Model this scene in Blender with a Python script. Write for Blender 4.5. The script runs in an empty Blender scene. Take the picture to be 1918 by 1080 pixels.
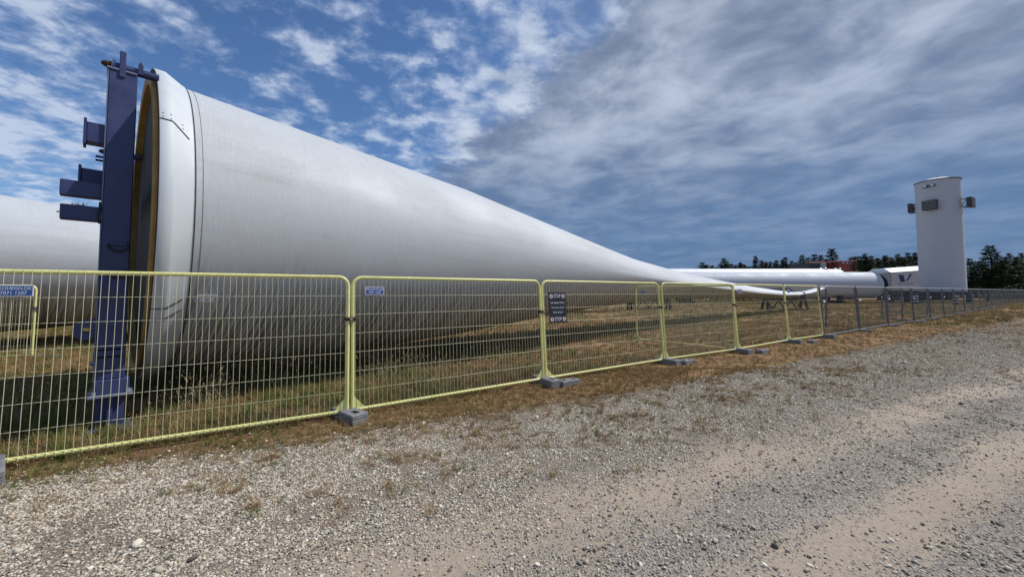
import bpy, math, random
import numpy as np
from mathutils import Vector, Matrix, Euler

random.seed(7)
RNG = np.random.default_rng(11)
S = bpy.context.scene
COL = S.collection
R = math.radians

# ------------------------------------------------------------------ camera
cam_d = bpy.data.cameras.new('camera')
cam = bpy.data.objects.new('camera', cam_d)
COL.objects.link(cam)
cam_d.sensor_width = 36.0
cam_d.lens = 36.0 * 735.0 / 1918.0
cam.location = (0, 0, 1.75)
cam.rotation_euler = (R(90 + 2.6), 0, 0)
cam_d.shift_y = -28.4 / 1918.0
cam_d.clip_start = 0.05
cam_d.clip_end = 3000
S.camera = cam

# ------------------------------------------------------------------ light and exposure
SUN_H = Vector((0.968, 0.250, 0)).normalized()
SUN_E = R(51)
SUN_DIR = Vector((SUN_H.x * math.cos(SUN_E), SUN_H.y * math.cos(SUN_E), math.sin(SUN_E)))
sun_d = bpy.data.lights.new('sun', 'SUN')
sun_d.energy = 3.5
sun_d.angle = R(0.6)
sun_d.color = (1.0, 0.965, 0.915)
sun = bpy.data.objects.new('sun', sun_d)
COL.objects.link(sun)
sun.location = (60, 10, 80)
sun.rotation_euler = (-SUN_DIR).to_track_quat('-Z', 'Y').to_euler()

S.view_settings.view_transform = 'Standard'
S.view_settings.look = 'None'
S.view_settings.exposure = 0.22
S.view_settings.gamma = 1.0
S.view_settings.use_curve_mapping = False
S.render.engine = 'CYCLES'
S.cycles.use_denoising = True
S.cycles.max_bounces = 6

W = bpy.data.worlds.new('World')
S.world = W
W.use_nodes = True


class NT:
    """small node helper"""
    def __init__(self, tree):
        self.t = tree

    def n(self, typ, **kw):
        nd = self.t.nodes.new(typ)
        for k, v in kw.items():
            setattr(nd, k, v)
        return nd

    def put(self, sock, v):
        if isinstance(v, bpy.types.NodeSocket):
            self.t.links.new(v, sock)
        elif v is not None:
            if sock.type == 'RGBA' and len(v) == 3:
                v = (*v, 1.0)
            sock.default_value = v

    def math(self, op, a, b=None, c=None, clamp=False):
        nd = self.n('ShaderNodeMath', operation=op, use_clamp=clamp)
        self.put(nd.inputs[0], a)
        self.put(nd.inputs[1], b)
        if c is not None:
            self.put(nd.inputs[2], c)
        return nd.outputs[0]

    def vmath(self, op, a, b=None):
        nd = self.n('ShaderNodeVectorMath', operation=op)
        self.put(nd.inputs[0], a)
        if b is not None:
            if op == 'SCALE':
                self.put(nd.inputs['Scale'], b)
            else:
                self.put(nd.inputs[1], b)
        return nd.outputs['Value'] if op in ('DOT_PRODUCT', 'LENGTH', 'DISTANCE') else nd.outputs[0]

    def noise(self, vec, scale, detail=4, rough=0.55, dist=0.0):
        nd = self.n('ShaderNodeTexNoise')
        self.put(nd.inputs['Vector'], vec)
        nd.inputs['Scale'].default_value = scale
        nd.inputs['Detail'].default_value = detail
        nd.inputs['Roughness'].default_value = rough
        nd.inputs['Distortion'].default_value = dist
        return nd.outputs['Fac']

    def voro(self, vec, scale, feature='F1', out='Distance', rand=1.0):
        nd = self.n('ShaderNodeTexVoronoi', feature=feature)
        self.put(nd.inputs['Vector'], vec)
        nd.inputs['Scale'].default_value = scale
        nd.inputs['Randomness'].default_value = rand
        return nd.outputs[out]

    def map(self, v, a, b, c=0.0, d=1.0, smooth=True):
        nd = self.n('ShaderNodeMapRange')
        nd.interpolation_type = 'SMOOTHSTEP' if smooth else 'LINEAR'
        self.put(nd.inputs['Value'], v)
        nd.inputs['From Min'].default_value = a
        nd.inputs['From Max'].default_value = b
        nd.inputs['To Min'].default_value = c
        nd.inputs['To Max'].default_value = d
        return nd.outputs['Result']

    def mix(self, fac, a, b, blend='MIX'):
        nd = self.n('ShaderNodeMix', data_type='RGBA', blend_type=blend)
        self.put(nd.inputs[0], fac)
        self.put(nd.inputs[6], a)
        self.put(nd.inputs[7], b)
        return nd.outputs[2]

    def ramp(self, fac, stops):
        nd = self.n('ShaderNodeValToRGB')
        cr = nd.color_ramp
        while len(cr.elements) > 1:
            cr.elements.remove(cr.elements[-1])
        cr.elements[0].position, cr.elements[0].color = stops[0][0], (*stops[0][1], 1)
        for p, c in stops[1:]:
            e = cr.elements.new(p)
            e.color = (*c, 1)
        self.put(nd.inputs[0], fac)
        return nd.outputs[0]

    def comb(self, x, y, z=0.0):
        nd = self.n('ShaderNodeCombineXYZ')
        self.put(nd.inputs[0], x)
        self.put(nd.inputs[1], y)
        self.put(nd.inputs[2], z)
        return nd.outputs[0]

    def sep(self, v):
        nd = self.n('ShaderNodeSeparateXYZ')
        self.put(nd.inputs[0], v)
        return nd.outputs


def build_world():
    t = W.node_tree
    t.nodes.clear()
    k = NT(t)
    sky = k.n('ShaderNodeTexSky', sky_type='NISHITA')
    sky.sun_disc = False
    sky.sun_elevation = SUN_E
    sky.sun_rotation = math.atan2(SUN_DIR.x, SUN_DIR.y)
    sky.air_density = 1.0
    sky.dust_density = 0.6
    sky.ozone_density = 3.0
    d = k.n('ShaderNodeTexCoord').outputs['Generated']
    x, y, z = k.sep(d)
    zc = k.math('MAXIMUM', z, 0.02)
    px = k.math('DIVIDE', x, zc)
    py = k.math('DIVIDE', y, zc)
    P = k.comb(px, py, 0.0)
    # direction of the cloud bank's edge (metres over metres on the cloud plane)
    al = k.math('ADD', k.math('MULTIPLY', px, -0.434), k.math('MULTIPLY', py, 0.901))
    ac = k.math('ADD', k.math('MULTIPLY', px, 0.901), k.math('MULTIPLY', py, 0.434))
    wob = k.math('MULTIPLY', k.math('SUBTRACT', k.noise(P, 2.6, 8, 0.66), 0.5), 0.95)
    s = k.math('ADD', k.math('SUBTRACT', ac, 0.852), wob)
    bank = k.map(s, -0.28, 0.30)
    # bank structure: streaks along the edge plus billows, on a cloud plane that curves down far away
    zf = k.math('ADD', k.math('MAXIMUM', z, 0.0), 0.13)
    qx = k.math('DIVIDE', x, zf)
    qy = k.math('DIVIDE', y, zf)
    al2 = k.math('ADD', k.math('MULTIPLY', qx, -0.434), k.math('MULTIPLY', qy, 0.901))
    ac2 = k.math('ADD', k.math('MULTIPLY', qx, 0.901), k.math('MULTIPLY', qy, 0.434))
    Q = k.comb(qx, qy, 0.0)
    Qs = k.comb(k.math('MULTIPLY', al2, 0.42), ac2, 3.0)
    Ps = k.comb(k.math('MULTIPLY', al, 0.45), ac, 3.0)
    b1 = k.noise(Qs, 1.25, 5, 0.50, 0.6)
    b2 = k.noise(Q, 3.0, 7, 0.56, 0.3)
    b3 = k.noise(Qs, 2.2, 4, 0.5, 0.3)
    bb = k.math('ADD', k.math('ADD', k.math('MULTIPLY', b1, 0.34), k.math('MULTIPLY', b2, 0.50)), k.math('MULTIPLY', b3, 0.16))
    edge_dark = k.math('MULTIPLY', k.map(s, 0.0, 0.12), k.map(s, 0.12, 0.50, 1.0, 0.0))
    bb = k.math('SUBTRACT', bb, k.math('MULTIPLY', edge_dark, 0.055))
    light = k.map(bb, 0.405, 0.64)
    # thinner, bluer towards the horizon
    low = k.map(z, 0.10, 0.46, 1.0, 0.0)
    light = k.math('MULTIPLY', light, k.map(z, 0.02, 0.45, 0.30, 1.0))
    dark_c = k.mix(low, (1.40, 1.85, 2.85), (0.88, 1.62, 3.05))
    lite_c = k.mix(low, (4.5, 5.1, 6.2), (2.5, 3.3, 4.8))
    bank_c = k.mix(light, dark_c, lite_c)
    rim = k.math('MULTIPLY', k.map(s, -0.35, -0.02), k.map(s, -0.02, 0.18, 1.0, 0.0))
    # puffs in the blue
    Qp = k.vmath('SCALE', Q, 1.28)
    Qsp = k.vmath('SCALE', Qs, 1.28)
    cover = k.noise(P, 0.75, 3, 0.5)
    near_bank = k.map(s, -1.6, -0.1)
    pn = k.noise(Qp, 5.2, 8, 0.60, 0.1)
    pn2 = k.noise(Qsp, 3.6, 6, 0.55, 0.2)
    pf = k.math('ADD', k.math('MULTIPLY', pn, 0.80), k.math('MULTIPLY', pn2, 0.20))
    pf = k.math('ADD', pf, k.math('MULTIPLY', k.math('SUBTRACT', cover, 0.5), 0.42))
    pf = k.math('ADD', pf, k.math('MULTIPLY', near_bank, 0.075))
    far_left = k.map(px, -0.9, -1.9)
    pf = k.math('ADD', pf, k.math('MULTIPLY', far_left, 0.085))
    puff = k.map(pf, 0.475, 0.67)
    puff_c = k.mix(k.map(pf, 0.53, 0.70), (3.0, 3.9, 5.8), (5.4, 6.1, 7.4))
    base = k.mix(1.0, sky.outputs[0], (0.62, 0.80, 1.0), 'MULTIPLY')
    c = k.mix(k.math('MULTIPLY', puff, 0.74), base, puff_c)
    c = k.mix(k.math('MULTIPLY', bank, 0.93), c, bank_c)
    c = k.mix(k.math('MULTIPLY', rim, k.map(b2, 0.42, 0.62, 0.0, 0.75)), c, (5.6, 6.3, 7.5))
    bg = k.n('ShaderNodeBackground')
    bg.inputs['Strength'].default_value = 0.1
    k.put(bg.inputs['Color'], c)
    out = k.n('ShaderNodeOutputWorld')
    t.links.new(bg.outputs[0], out.inputs['Surface'])


build_world()

# ------------------------------------------------------------------ materials
MATS = {}


def new_mat(name):
    m = bpy.data.materials.new(name)
    m.use_nodes = True
    k = NT(m.node_tree)
    b = m.node_tree.nodes['Principled BSDF']
    MATS[name] = m
    return m, k, b


def bump(k, b, h, strength=0.3, dist=0.01):
    nd = k.n('ShaderNodeBump')
    nd.inputs['Strength'].default_value = strength
    nd.inputs['Distance'].default_value = dist
    k.put(nd.inputs['Height'], h)
    k.put(b.inputs['Normal'], nd.outputs[0])


def paint(name, col, rough=0.45, var=0.12, scale=3.0, metal=0.0, dirt=None, dirt_amt=0.35, bmp=0.0):
    m, k, b = new_mat(name)
    co = k.n('ShaderNodeTexCoord').outputs['Object']
    n1 = k.noise(co, scale, 6, 0.65)
    dk = tuple(c * (1 - var) for c in col)
    lt = tuple(min(1, c * (1 + var)) for c in col)
    c = k.mix(k.map(n1, 0.3, 0.7), dk, lt)
    if dirt:
        n2 = k.noise(co, scale * 2.7, 8, 0.7, 0.4)
        c = k.mix(k.map(n2, 0.52, 0.72, 0.0, dirt_amt), c, dirt)
    k.put(b.inputs['Base Color'], c)
    k.put(b.inputs['Roughness'], k.map(n1, 0.25, 0.75, max(0.05, rough - 0.1), min(1, rough + 0.12)))
    b.inputs['Metallic'].default_value = metal
    if rough >= 0.7:
        b.inputs['Specular IOR Level'].default_value = 0.2
    if bmp:
        bump(k, b, k.noise(co, scale * 9, 4), bmp, 0.004)
    return m


paint('blue_steel', (0.033, 0.047, 0.135), 0.42, 0.18, 2.5, 0, (0.10, 0.09, 0.08), 0.25)
paint('blue_lit', (0.15, 0.175, 0.26), 0.5, 0.15, 6)  # lighter blue_steel, light put into the colour of edges and plates
paint('dark_steel', (0.03, 0.032, 0.04), 0.7, 0.2, 5)
paint('navy_steel', (0.010, 0.014, 0.040), 0.85, 0.2, 3)
paint('rust', (0.075, 0.036, 0.020), 0.85, 0.35, 18, 0, (0.05, 0.03, 0.02), 0.6)
paint('galvanised', (0.34, 0.35, 0.36), 0.45, 0.15, 8, 0.55)
paint('galvanised_dull', (0.13, 0.135, 0.145), 0.55, 0.15, 8, 0.35)
paint('concrete', (0.205, 0.207, 0.215), 0.9, 0.22, 9, 0, (0.10, 0.095, 0.08), 0.5, 0.5)
paint('yellow_paint', (0.72, 0.70, 0.27), 0.40, 0.07, 5, 0, (0.42, 0.34, 0.12), 0.35)
paint('yellow_wire', (0.66, 0.64, 0.42), 0.45, 0.10, 5, 0, (0.45, 0.40, 0.25), 0.4)
paint('grey_wire', (0.20, 0.21, 0.22), 0.5, 0.1, 6, 0.3)
paint('tag_blue', (0.028, 0.075, 0.26), 0.4, 0.06, 20)
paint('white_print', (0.72, 0.74, 0.78), 0.5, 0.04, 20)
paint('sign_black', (0.014, 0.019, 0.026), 0.45, 0.15, 9)
paint('sign_red', (0.42, 0.06, 0.06), 0.5, 0.05, 20)
paint('ochre_core', (0.36, 0.235, 0.075), 0.7, 0.18, 4, 0, (0.16, 0.10, 0.04), 0.35)
paint('cover_grey', (0.042, 0.040, 0.039), 0.75, 0.22, 2.5, 0, (0.02, 0.02, 0.02), 0.5)
paint('black_rubber', (0.012, 0.012, 0.013), 0.7, 0.2, 8)
paint('collar_white', (0.53, 0.565, 0.59), 0.55, 0.03, 2, 0, (0.55, 0.54, 0.50), 0.35)
paint('tower_white', (0.48, 0.505, 0.55), 0.6, 0.03, 0.6, 0, (0.40, 0.40, 0.41), 0.3)
paint('section_white', (0.46, 0.485, 0.535), 0.6, 0.03, 0.4, 0, (0.55, 0.55, 0.54), 0.3)
paint('nacelle_grey', (0.46, 0.47, 0.47), 0.5, 0.05, 0.7, 0, (0.34, 0.34, 0.33), 0.3)
paint('roof_white', (0.80, 0.81, 0.82), 0.5, 0.03, 1)
paint('rim_grey', (0.14, 0.16, 0.18), 0.5, 0.1, 3)
paint('box_dark', (0.045, 0.052, 0.058), 0.6, 0.2, 3)
paint('boom_red', (0.26, 0.035, 0.022), 0.5, 0.2, 4)
paint('container_grey', (0.30, 0.32, 0.33), 0.6, 0.08, 2)
paint('logo_blue', (0.022, 0.028, 0.12), 0.5, 0.08, 4)
paint('lamp_glass', (0.75, 0.78, 0.8), 0.15, 0.02, 4)
paint('bark', (0.075, 0.055, 0.04), 0.9, 0.3, 6)


def foliage(name, a, b_, trans=0.0):
    m, k, b = new_mat(name)
    oi = k.n('ShaderNodeObjectInfo').outputs['Random']
    co = k.n('ShaderNodeTexCoord').outputs['Object']
    nz = k.noise(co, 1.6, 5, 0.6)
    f = k.math('ADD', k.math('MULTIPLY', nz, 0.75), k.math('MULTIPLY', oi, 0.30))
    k.put(b.inputs['Base Color'], k.mix(k.map(f, 0.30, 0.75), a, b_))
    b.inputs['Roughness'].default_value = 0.75
    b.inputs['Specular IOR Level'].default_value = 0.25
    return m


foliage('needles', (0.030, 0.046, 0.022), (0.080, 0.105, 0.045))
foliage('leaves', (0.045, 0.075, 0.020), (0.10, 0.14, 0.04))


def grass_mat(name, stops, rough=0.8):
    m, k, b = new_mat(name)
    oi = k.n('ShaderNodeObjectInfo').outputs['Random']
    k.put(b.inputs['Base Color'], k.ramp(oi, stops))
    b.inputs['Roughness'].default_value = rough
    b.inputs['Specular IOR Level'].default_value = 0.2
    return m


grass_mat('grass_dry', [(0, (0.30, 0.18, 0.07)), (0.35, (0.37, 0.26, 0.115)), (0.6, (0.24, 0.135, 0.06)),
                        (0.8, (0.44, 0.335, 0.17)), (1, (0.25, 0.20, 0.075))])
grass_mat('grass_russet', [(0, (0.22, 0.098, 0.05)), (0.4, (0.30, 0.155, 0.075)), (0.7, (0.18, 0.105, 0.048)), (1, (0.36, 0.235, 0.115))])
grass_mat('grass_green', [(0, (0.085, 0.115, 0.025)), (0.4, (0.13, 0.15, 0.036)), (0.75, (0.19, 0.18, 0.05)), (1, (0.25, 0.21, 0.07))])
grass_mat('grass_straw', [(0, (0.34, 0.26, 0.13)), (0.5, (0.42, 0.34, 0.19)), (1, (0.26, 0.19, 0.085))])
grass_mat('flower_yellow', [(0, (0.62, 0.46, 0.03)), (1, (0.7, 0.58, 0.06))])
grass_mat('stone', [(0, (0.090, 0.080, 0.067)), (0.16, (0.175, 0.151, 0.123)), (0.30, (0.281, 0.235, 0.177)), (0.46, (0.392, 0.337, 0.260)),
                    (0.60, (0.477, 0.428, 0.344)), (0.72, (0.371, 0.260, 0.163)), (0.80, (0.265, 0.219, 0.167)), (0.90, (0.583, 0.536, 0.442)), (1, (0.700, 0.648, 0.544))], 0.85)
grass_mat('stone_pale', [(0, (0.159, 0.141, 0.112)), (0.2, (0.339, 0.296, 0.228)), (0.42, (0.488, 0.433, 0.339)),
                         (0.7, (0.636, 0.576, 0.465)), (0.85, (0.329, 0.255, 0.172)), (1, (0.763, 0.709, 0.595))], 0.8)

RD = (0.898, 0.440)      # direction of the gravel track
RN = (0.440, -0.898)     # across it, towards the camera side


def mat_gravel():
    m, k, b = new_mat('gravel')
    co = k.n('ShaderNodeNewGeometry').outputs['Position']
    x, y, z = k.sep(co)
    P2 = k.comb(x, y, 0)
    w = k.math('ADD', k.math('MULTIPLY', x, RN[0]), k.math('MULTIPLY', y, RN[1]))
    l = k.math('ADD', k.math('MULTIPLY', x, RD[0]), k.math('MULTIPLY', y, RD[1]))
    PL = k.comb(k.math('MULTIPLY', l, 0.35), w, 0)
    wn = k.math('ADD', w, k.math('MULTIPLY', k.math('SUBTRACT', k.noise(P2, 0.7, 6, 0.65), 0.5), 0.65))

    def band(c, h):
        return k.map(k.math('ABSOLUTE', k.math('SUBTRACT', wn, c)), h * 0.1, h * 1.3, 1.0, 0.0)
    sand = k.math('MAXIMUM', k.math('MAXIMUM', band(-2.75, 0.6), band(-1.45, 0.36)), k.math('MAXIMUM', band(0.6, 0.5), band(-4.2, 0.25)))
    patch = k.noise(PL, 2.4, 8, 0.72)
    sand = k.math('ADD', k.math('MULTIPLY', sand, 0.72), k.map(patch, 0.42, 0.68, 0.0, 0.42), clamp=True)
    sand = k.math('MULTIPLY', sand, k.map(w, -3.7, -2.7, 0.25, 1.0))
    fine = k.noise(P2, 190, 5, 0.75)
    mid = k.noise(P2, 28, 6, 0.7)
    sand_c = k.mix(k.map(k.math('ADD', k.math('MULTIPLY', fine, 0.6), k.math('MULTIPLY', mid, 0.4)), 0.3, 0.7), (0.25, 0.20, 0.148), (0.55, 0.46, 0.36))
    # pebble bed
    v1 = k.voro(P2, 58, 'F1', 'Color')
    vd = k.voro(P2, 58, 'F1', 'Distance')
    v2 = k.voro(P2, 130, 'F1', 'Color')
    vr, vg, vb = k.sep(v1)
    ur, ug, ub = k.sep(v2)
    st = [(0, (0.10, 0.092, 0.086)), (0.25, (0.225, 0.20, 0.172)), (0.5, (0.34, 0.305, 0.262)), (0.75, (0.45, 0.41, 0.36)), (1, (0.62, 0.595, 0.555))]
    peb = k.mix(0.5, k.ramp(vr, st), k.ramp(ur, st))
    gap = k.map(vd, 0.45, 0.75)
    peb = k.mix(k.math('MULTIPLY', gap, 0.6), peb, (0.20, 0.15, 0.105))
    # each pebble is either there or not: breaks the edge of the sandy places up
    show = k.math('LESS_THAN', k.math('ADD', k.math('MULTIPLY', vg, 0.75), k.math('MULTIPLY', mid, 0.25)), k.math('SUBTRACT', 0.92, sand))
    col = k.mix(k.math('MULTIPLY', show, 0.9), sand_c, peb)
    left_bed = k.map(w, -2.6, -3.6)
    col = k.mix(k.math('MULTIPLY', left_bed, 0.72), col, k.mix(mid, (0.125, 0.092, 0.058), (0.35, 0.29, 0.215)))
    big = k.noise(P2, 0.5, 6, 0.65)
    col = k.mix(k.map(big, 0.40, 0.68, 0.0, 0.30), col, k.mix(fine, (0.20, 0.155, 0.115), (0.40, 0.33, 0.25)))
    # moss and dead growth creeping in from the field side
    grow = k.math('ADD', k.map(w, -3.0, -6.0), k.map(l, 10, 34, 0.0, 0.40))
    mo = k.math('MULTIPLY', grow, k.map(k.noise(PL, 3.1, 9, 0.75, 0.4), 0.42, 0.54))
    mo = k.math('MULTIPLY', mo, k.map(mid, 0.34, 0.56))
    moss_c = k.mix(k.noise(P2, 7, 6, 0.7), (0.085, 0.075, 0.026), (0.20, 0.125, 0.06))
    col = k.mix(k.math('MULTIPLY', mo, 0.9, clamp=True), col, moss_c)
    k.put(b.inputs['Base Color'], col)
    b.inputs['Roughness'].default_value = 0.95
    b.inputs['Specular IOR Level'].default_value = 0.2
    h = k.math('ADD', k.math('MULTIPLY', k.math('SUBTRACT', 1.0, vd), k.math('MULTIPLY', show, 0.8)), k.math('ADD', k.math('MULTIPLY', fine, 0.3), k.math('MULTIPLY', mid, 0.5)))
    bump(k, b, h, 1.0, 0.02)


def mat_field():
    m, k, b = new_mat('field')
    co = k.n('ShaderNodeNewGeometry').outputs['Position']
    x, y, z = k.sep(co)
    P2 = k.comb(x, y, 0)
    n1 = k.noise(P2, 0.16, 6, 0.62)
    n2 = k.noise(P2, 1.9, 7, 0.68, 0.3)
    n3 = k.noise(P2, 22, 6, 0.75)
    dry = k.mix(n3, (0.17, 0.10, 0.045), (0.42, 0.285, 0.135))
    rus = k.mix(n3, (0.13, 0.066, 0.034), (0.31, 0.175, 0.09))
    grn = k.mix(n3, (0.065, 0.07, 0.022), (0.19, 0.18, 0.062))
    col = k.mix(k.map(n2, 0.40, 0.62), dry, rus)
    col = k.mix(k.map(n1, 0.50, 0.66, 0.0, 0.75), col, grn)
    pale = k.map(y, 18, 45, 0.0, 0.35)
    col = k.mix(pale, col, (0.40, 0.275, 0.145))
    sandp = k.map(k.noise(P2, 0.9, 6, 0.6), 0.60, 0.70, 0.0, 0.55)
    col = k.mix(sandp, col, (0.30, 0.22, 0.15))
    soil = k.math('MULTIPLY', k.map(k.noise(P2, 1.3, 6, 0.6), 0.40, 0.52), k.math('MULTIPLY', k.map(x, -2.2, -3.2), k.map(x, -9.0, -7.5)))
    soil = k.math('MULTIPLY', soil, k.map(y, 8.6, 7.0))
    col = k.mix(k.math('MULTIPLY', soil, 0.85), col, k.mix(n3, (0.10, 0.048, 0.032), (0.27, 0.155, 0.105)))
    k.put(b.inputs['Base Color'], col)
    b.inputs['Roughness'].default_value = 0.95
    b.inputs['Specular IOR Level'].default_value = 0.15
    bump(k, b, k.math('ADD', n3, n2), 0.8, 0.05)


def mat_blade():
    m, k, b = new_mat('blade_shell')
    uv = k.n('ShaderNodeUVMap', uv_map='UVMap').outputs[0]
    u, v, _ = k.sep(uv)           # u metres along the blade, v height above the lowest line (0..1)
    lowz = k.map(v, 0.42, 0.0)
    fine = k.noise(k.comb(k.math('MULTIPLY', u, 40.0), k.math('MULTIPLY', v, 9.0), 0), 1.0, 6, 0.7)
    sl = k.math('ADD', u, k.math('MULTIPLY', v, -0.9))
    sA = k.noise(k.comb(k.math('MULTIPLY', sl, 16.0), k.math('MULTIPLY', v, 2.2), 0.5), 1.0, 6, 0.62)
    sB = k.noise(k.comb(k.math('MULTIPLY', sl, 44.0), k.math('MULTIPLY', v, 3.4), 4.5), 1.0, 4, 0.6)
    run = k.math('MULTIPLY', k.map(sA, 0.48, 0.70), k.map(v, 0.50, 0.16))
    run2 = k.math('MULTIPLY', k.map(sB, 0.47, 0.58), k.map(v, 0.40, 0.14))
    lon = k.noise(k.comb(k.math('MULTIPLY', u, 0.22), k.math('MULTIPLY', v, 16.0), 9.0), 1.0, 5, 0.6)
    big = k.noise(k.comb(k.math('MULTIPLY', u, 0.5), k.math('MULTIPLY', v, 3.0), 2.0), 1.0, 6, 0.65)
    col = k.mix(k.map(big, 0.35, 0.70), (0.53, 0.56, 0.585), (0.475, 0.49, 0.50))
    grain = k.noise(k.comb(k.math('MULTIPLY', u, 40.0), k.math('MULTIPLY', v, 60.0), 6.0), 1.0, 5, 0.75)
    col = k.mix(k.map(grain, 0.35, 0.65, 0.0, 0.28), col, (0.33, 0.335, 0.34))
    col = k.mix(k.map(fine, 0.38, 0.66, 0.0, 0.19), col, (0.33, 0.33, 0.325))
    mid_band = k.math('MULTIPLY', k.map(v, 0.40, 0.52), k.map(v, 0.86, 0.70))
    col = k.mix(k.math('MULTIPLY', k.map(lon, 0.54, 0.64, 0.0, 0.26), mid_band), col, (0.29, 0.29, 0.285))
    col = k.mix(k.math('MULTIPLY', k.map(lon, 0.46, 0.36, 0.0, 0.30), mid_band), col, (0.56, 0.58, 0.60))
    col = k.mix(k.math('MULTIPLY', lowz, 0.34), col, (0.22, 0.195, 0.165))  # darker and browner towards the blade's lowest line
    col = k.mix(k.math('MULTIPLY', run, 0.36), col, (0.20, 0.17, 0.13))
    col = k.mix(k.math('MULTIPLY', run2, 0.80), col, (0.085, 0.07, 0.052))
    spots = k.voro(k.comb(k.math('MULTIPLY', u, 1.7), k.math('MULTIPLY', v, 9.0), 0), 1.0)
    col = k.mix(k.map(spots, 0.035, 0.02, 0.0, 0.6), col, (0.10, 0.06, 0.04))
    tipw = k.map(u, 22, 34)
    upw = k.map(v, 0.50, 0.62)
    col = k.mix(k.math('MULTIPLY', k.math('MULTIPLY', tipw, upw), 0.9), col, (0.66, 0.68, 0.70))  # sunlit top put into the colour, upper side lighter towards the tip
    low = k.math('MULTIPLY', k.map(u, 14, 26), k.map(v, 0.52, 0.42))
    col = k.mix(k.math('MULTIPLY', low, 0.85), col, (0.17, 0.13, 0.085))  # brown ground reflection and dirt, both painted into the underside towards the tip
    k.put(b.inputs['Base Color'], col)
    k.put(b.inputs['Roughness'], k.map(big, 0.3, 0.7, 0.55, 0.72))
    bump(k, b, fine, 0.06, 0.003)


mat_gravel()
mat_field()
mat_blade()


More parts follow.
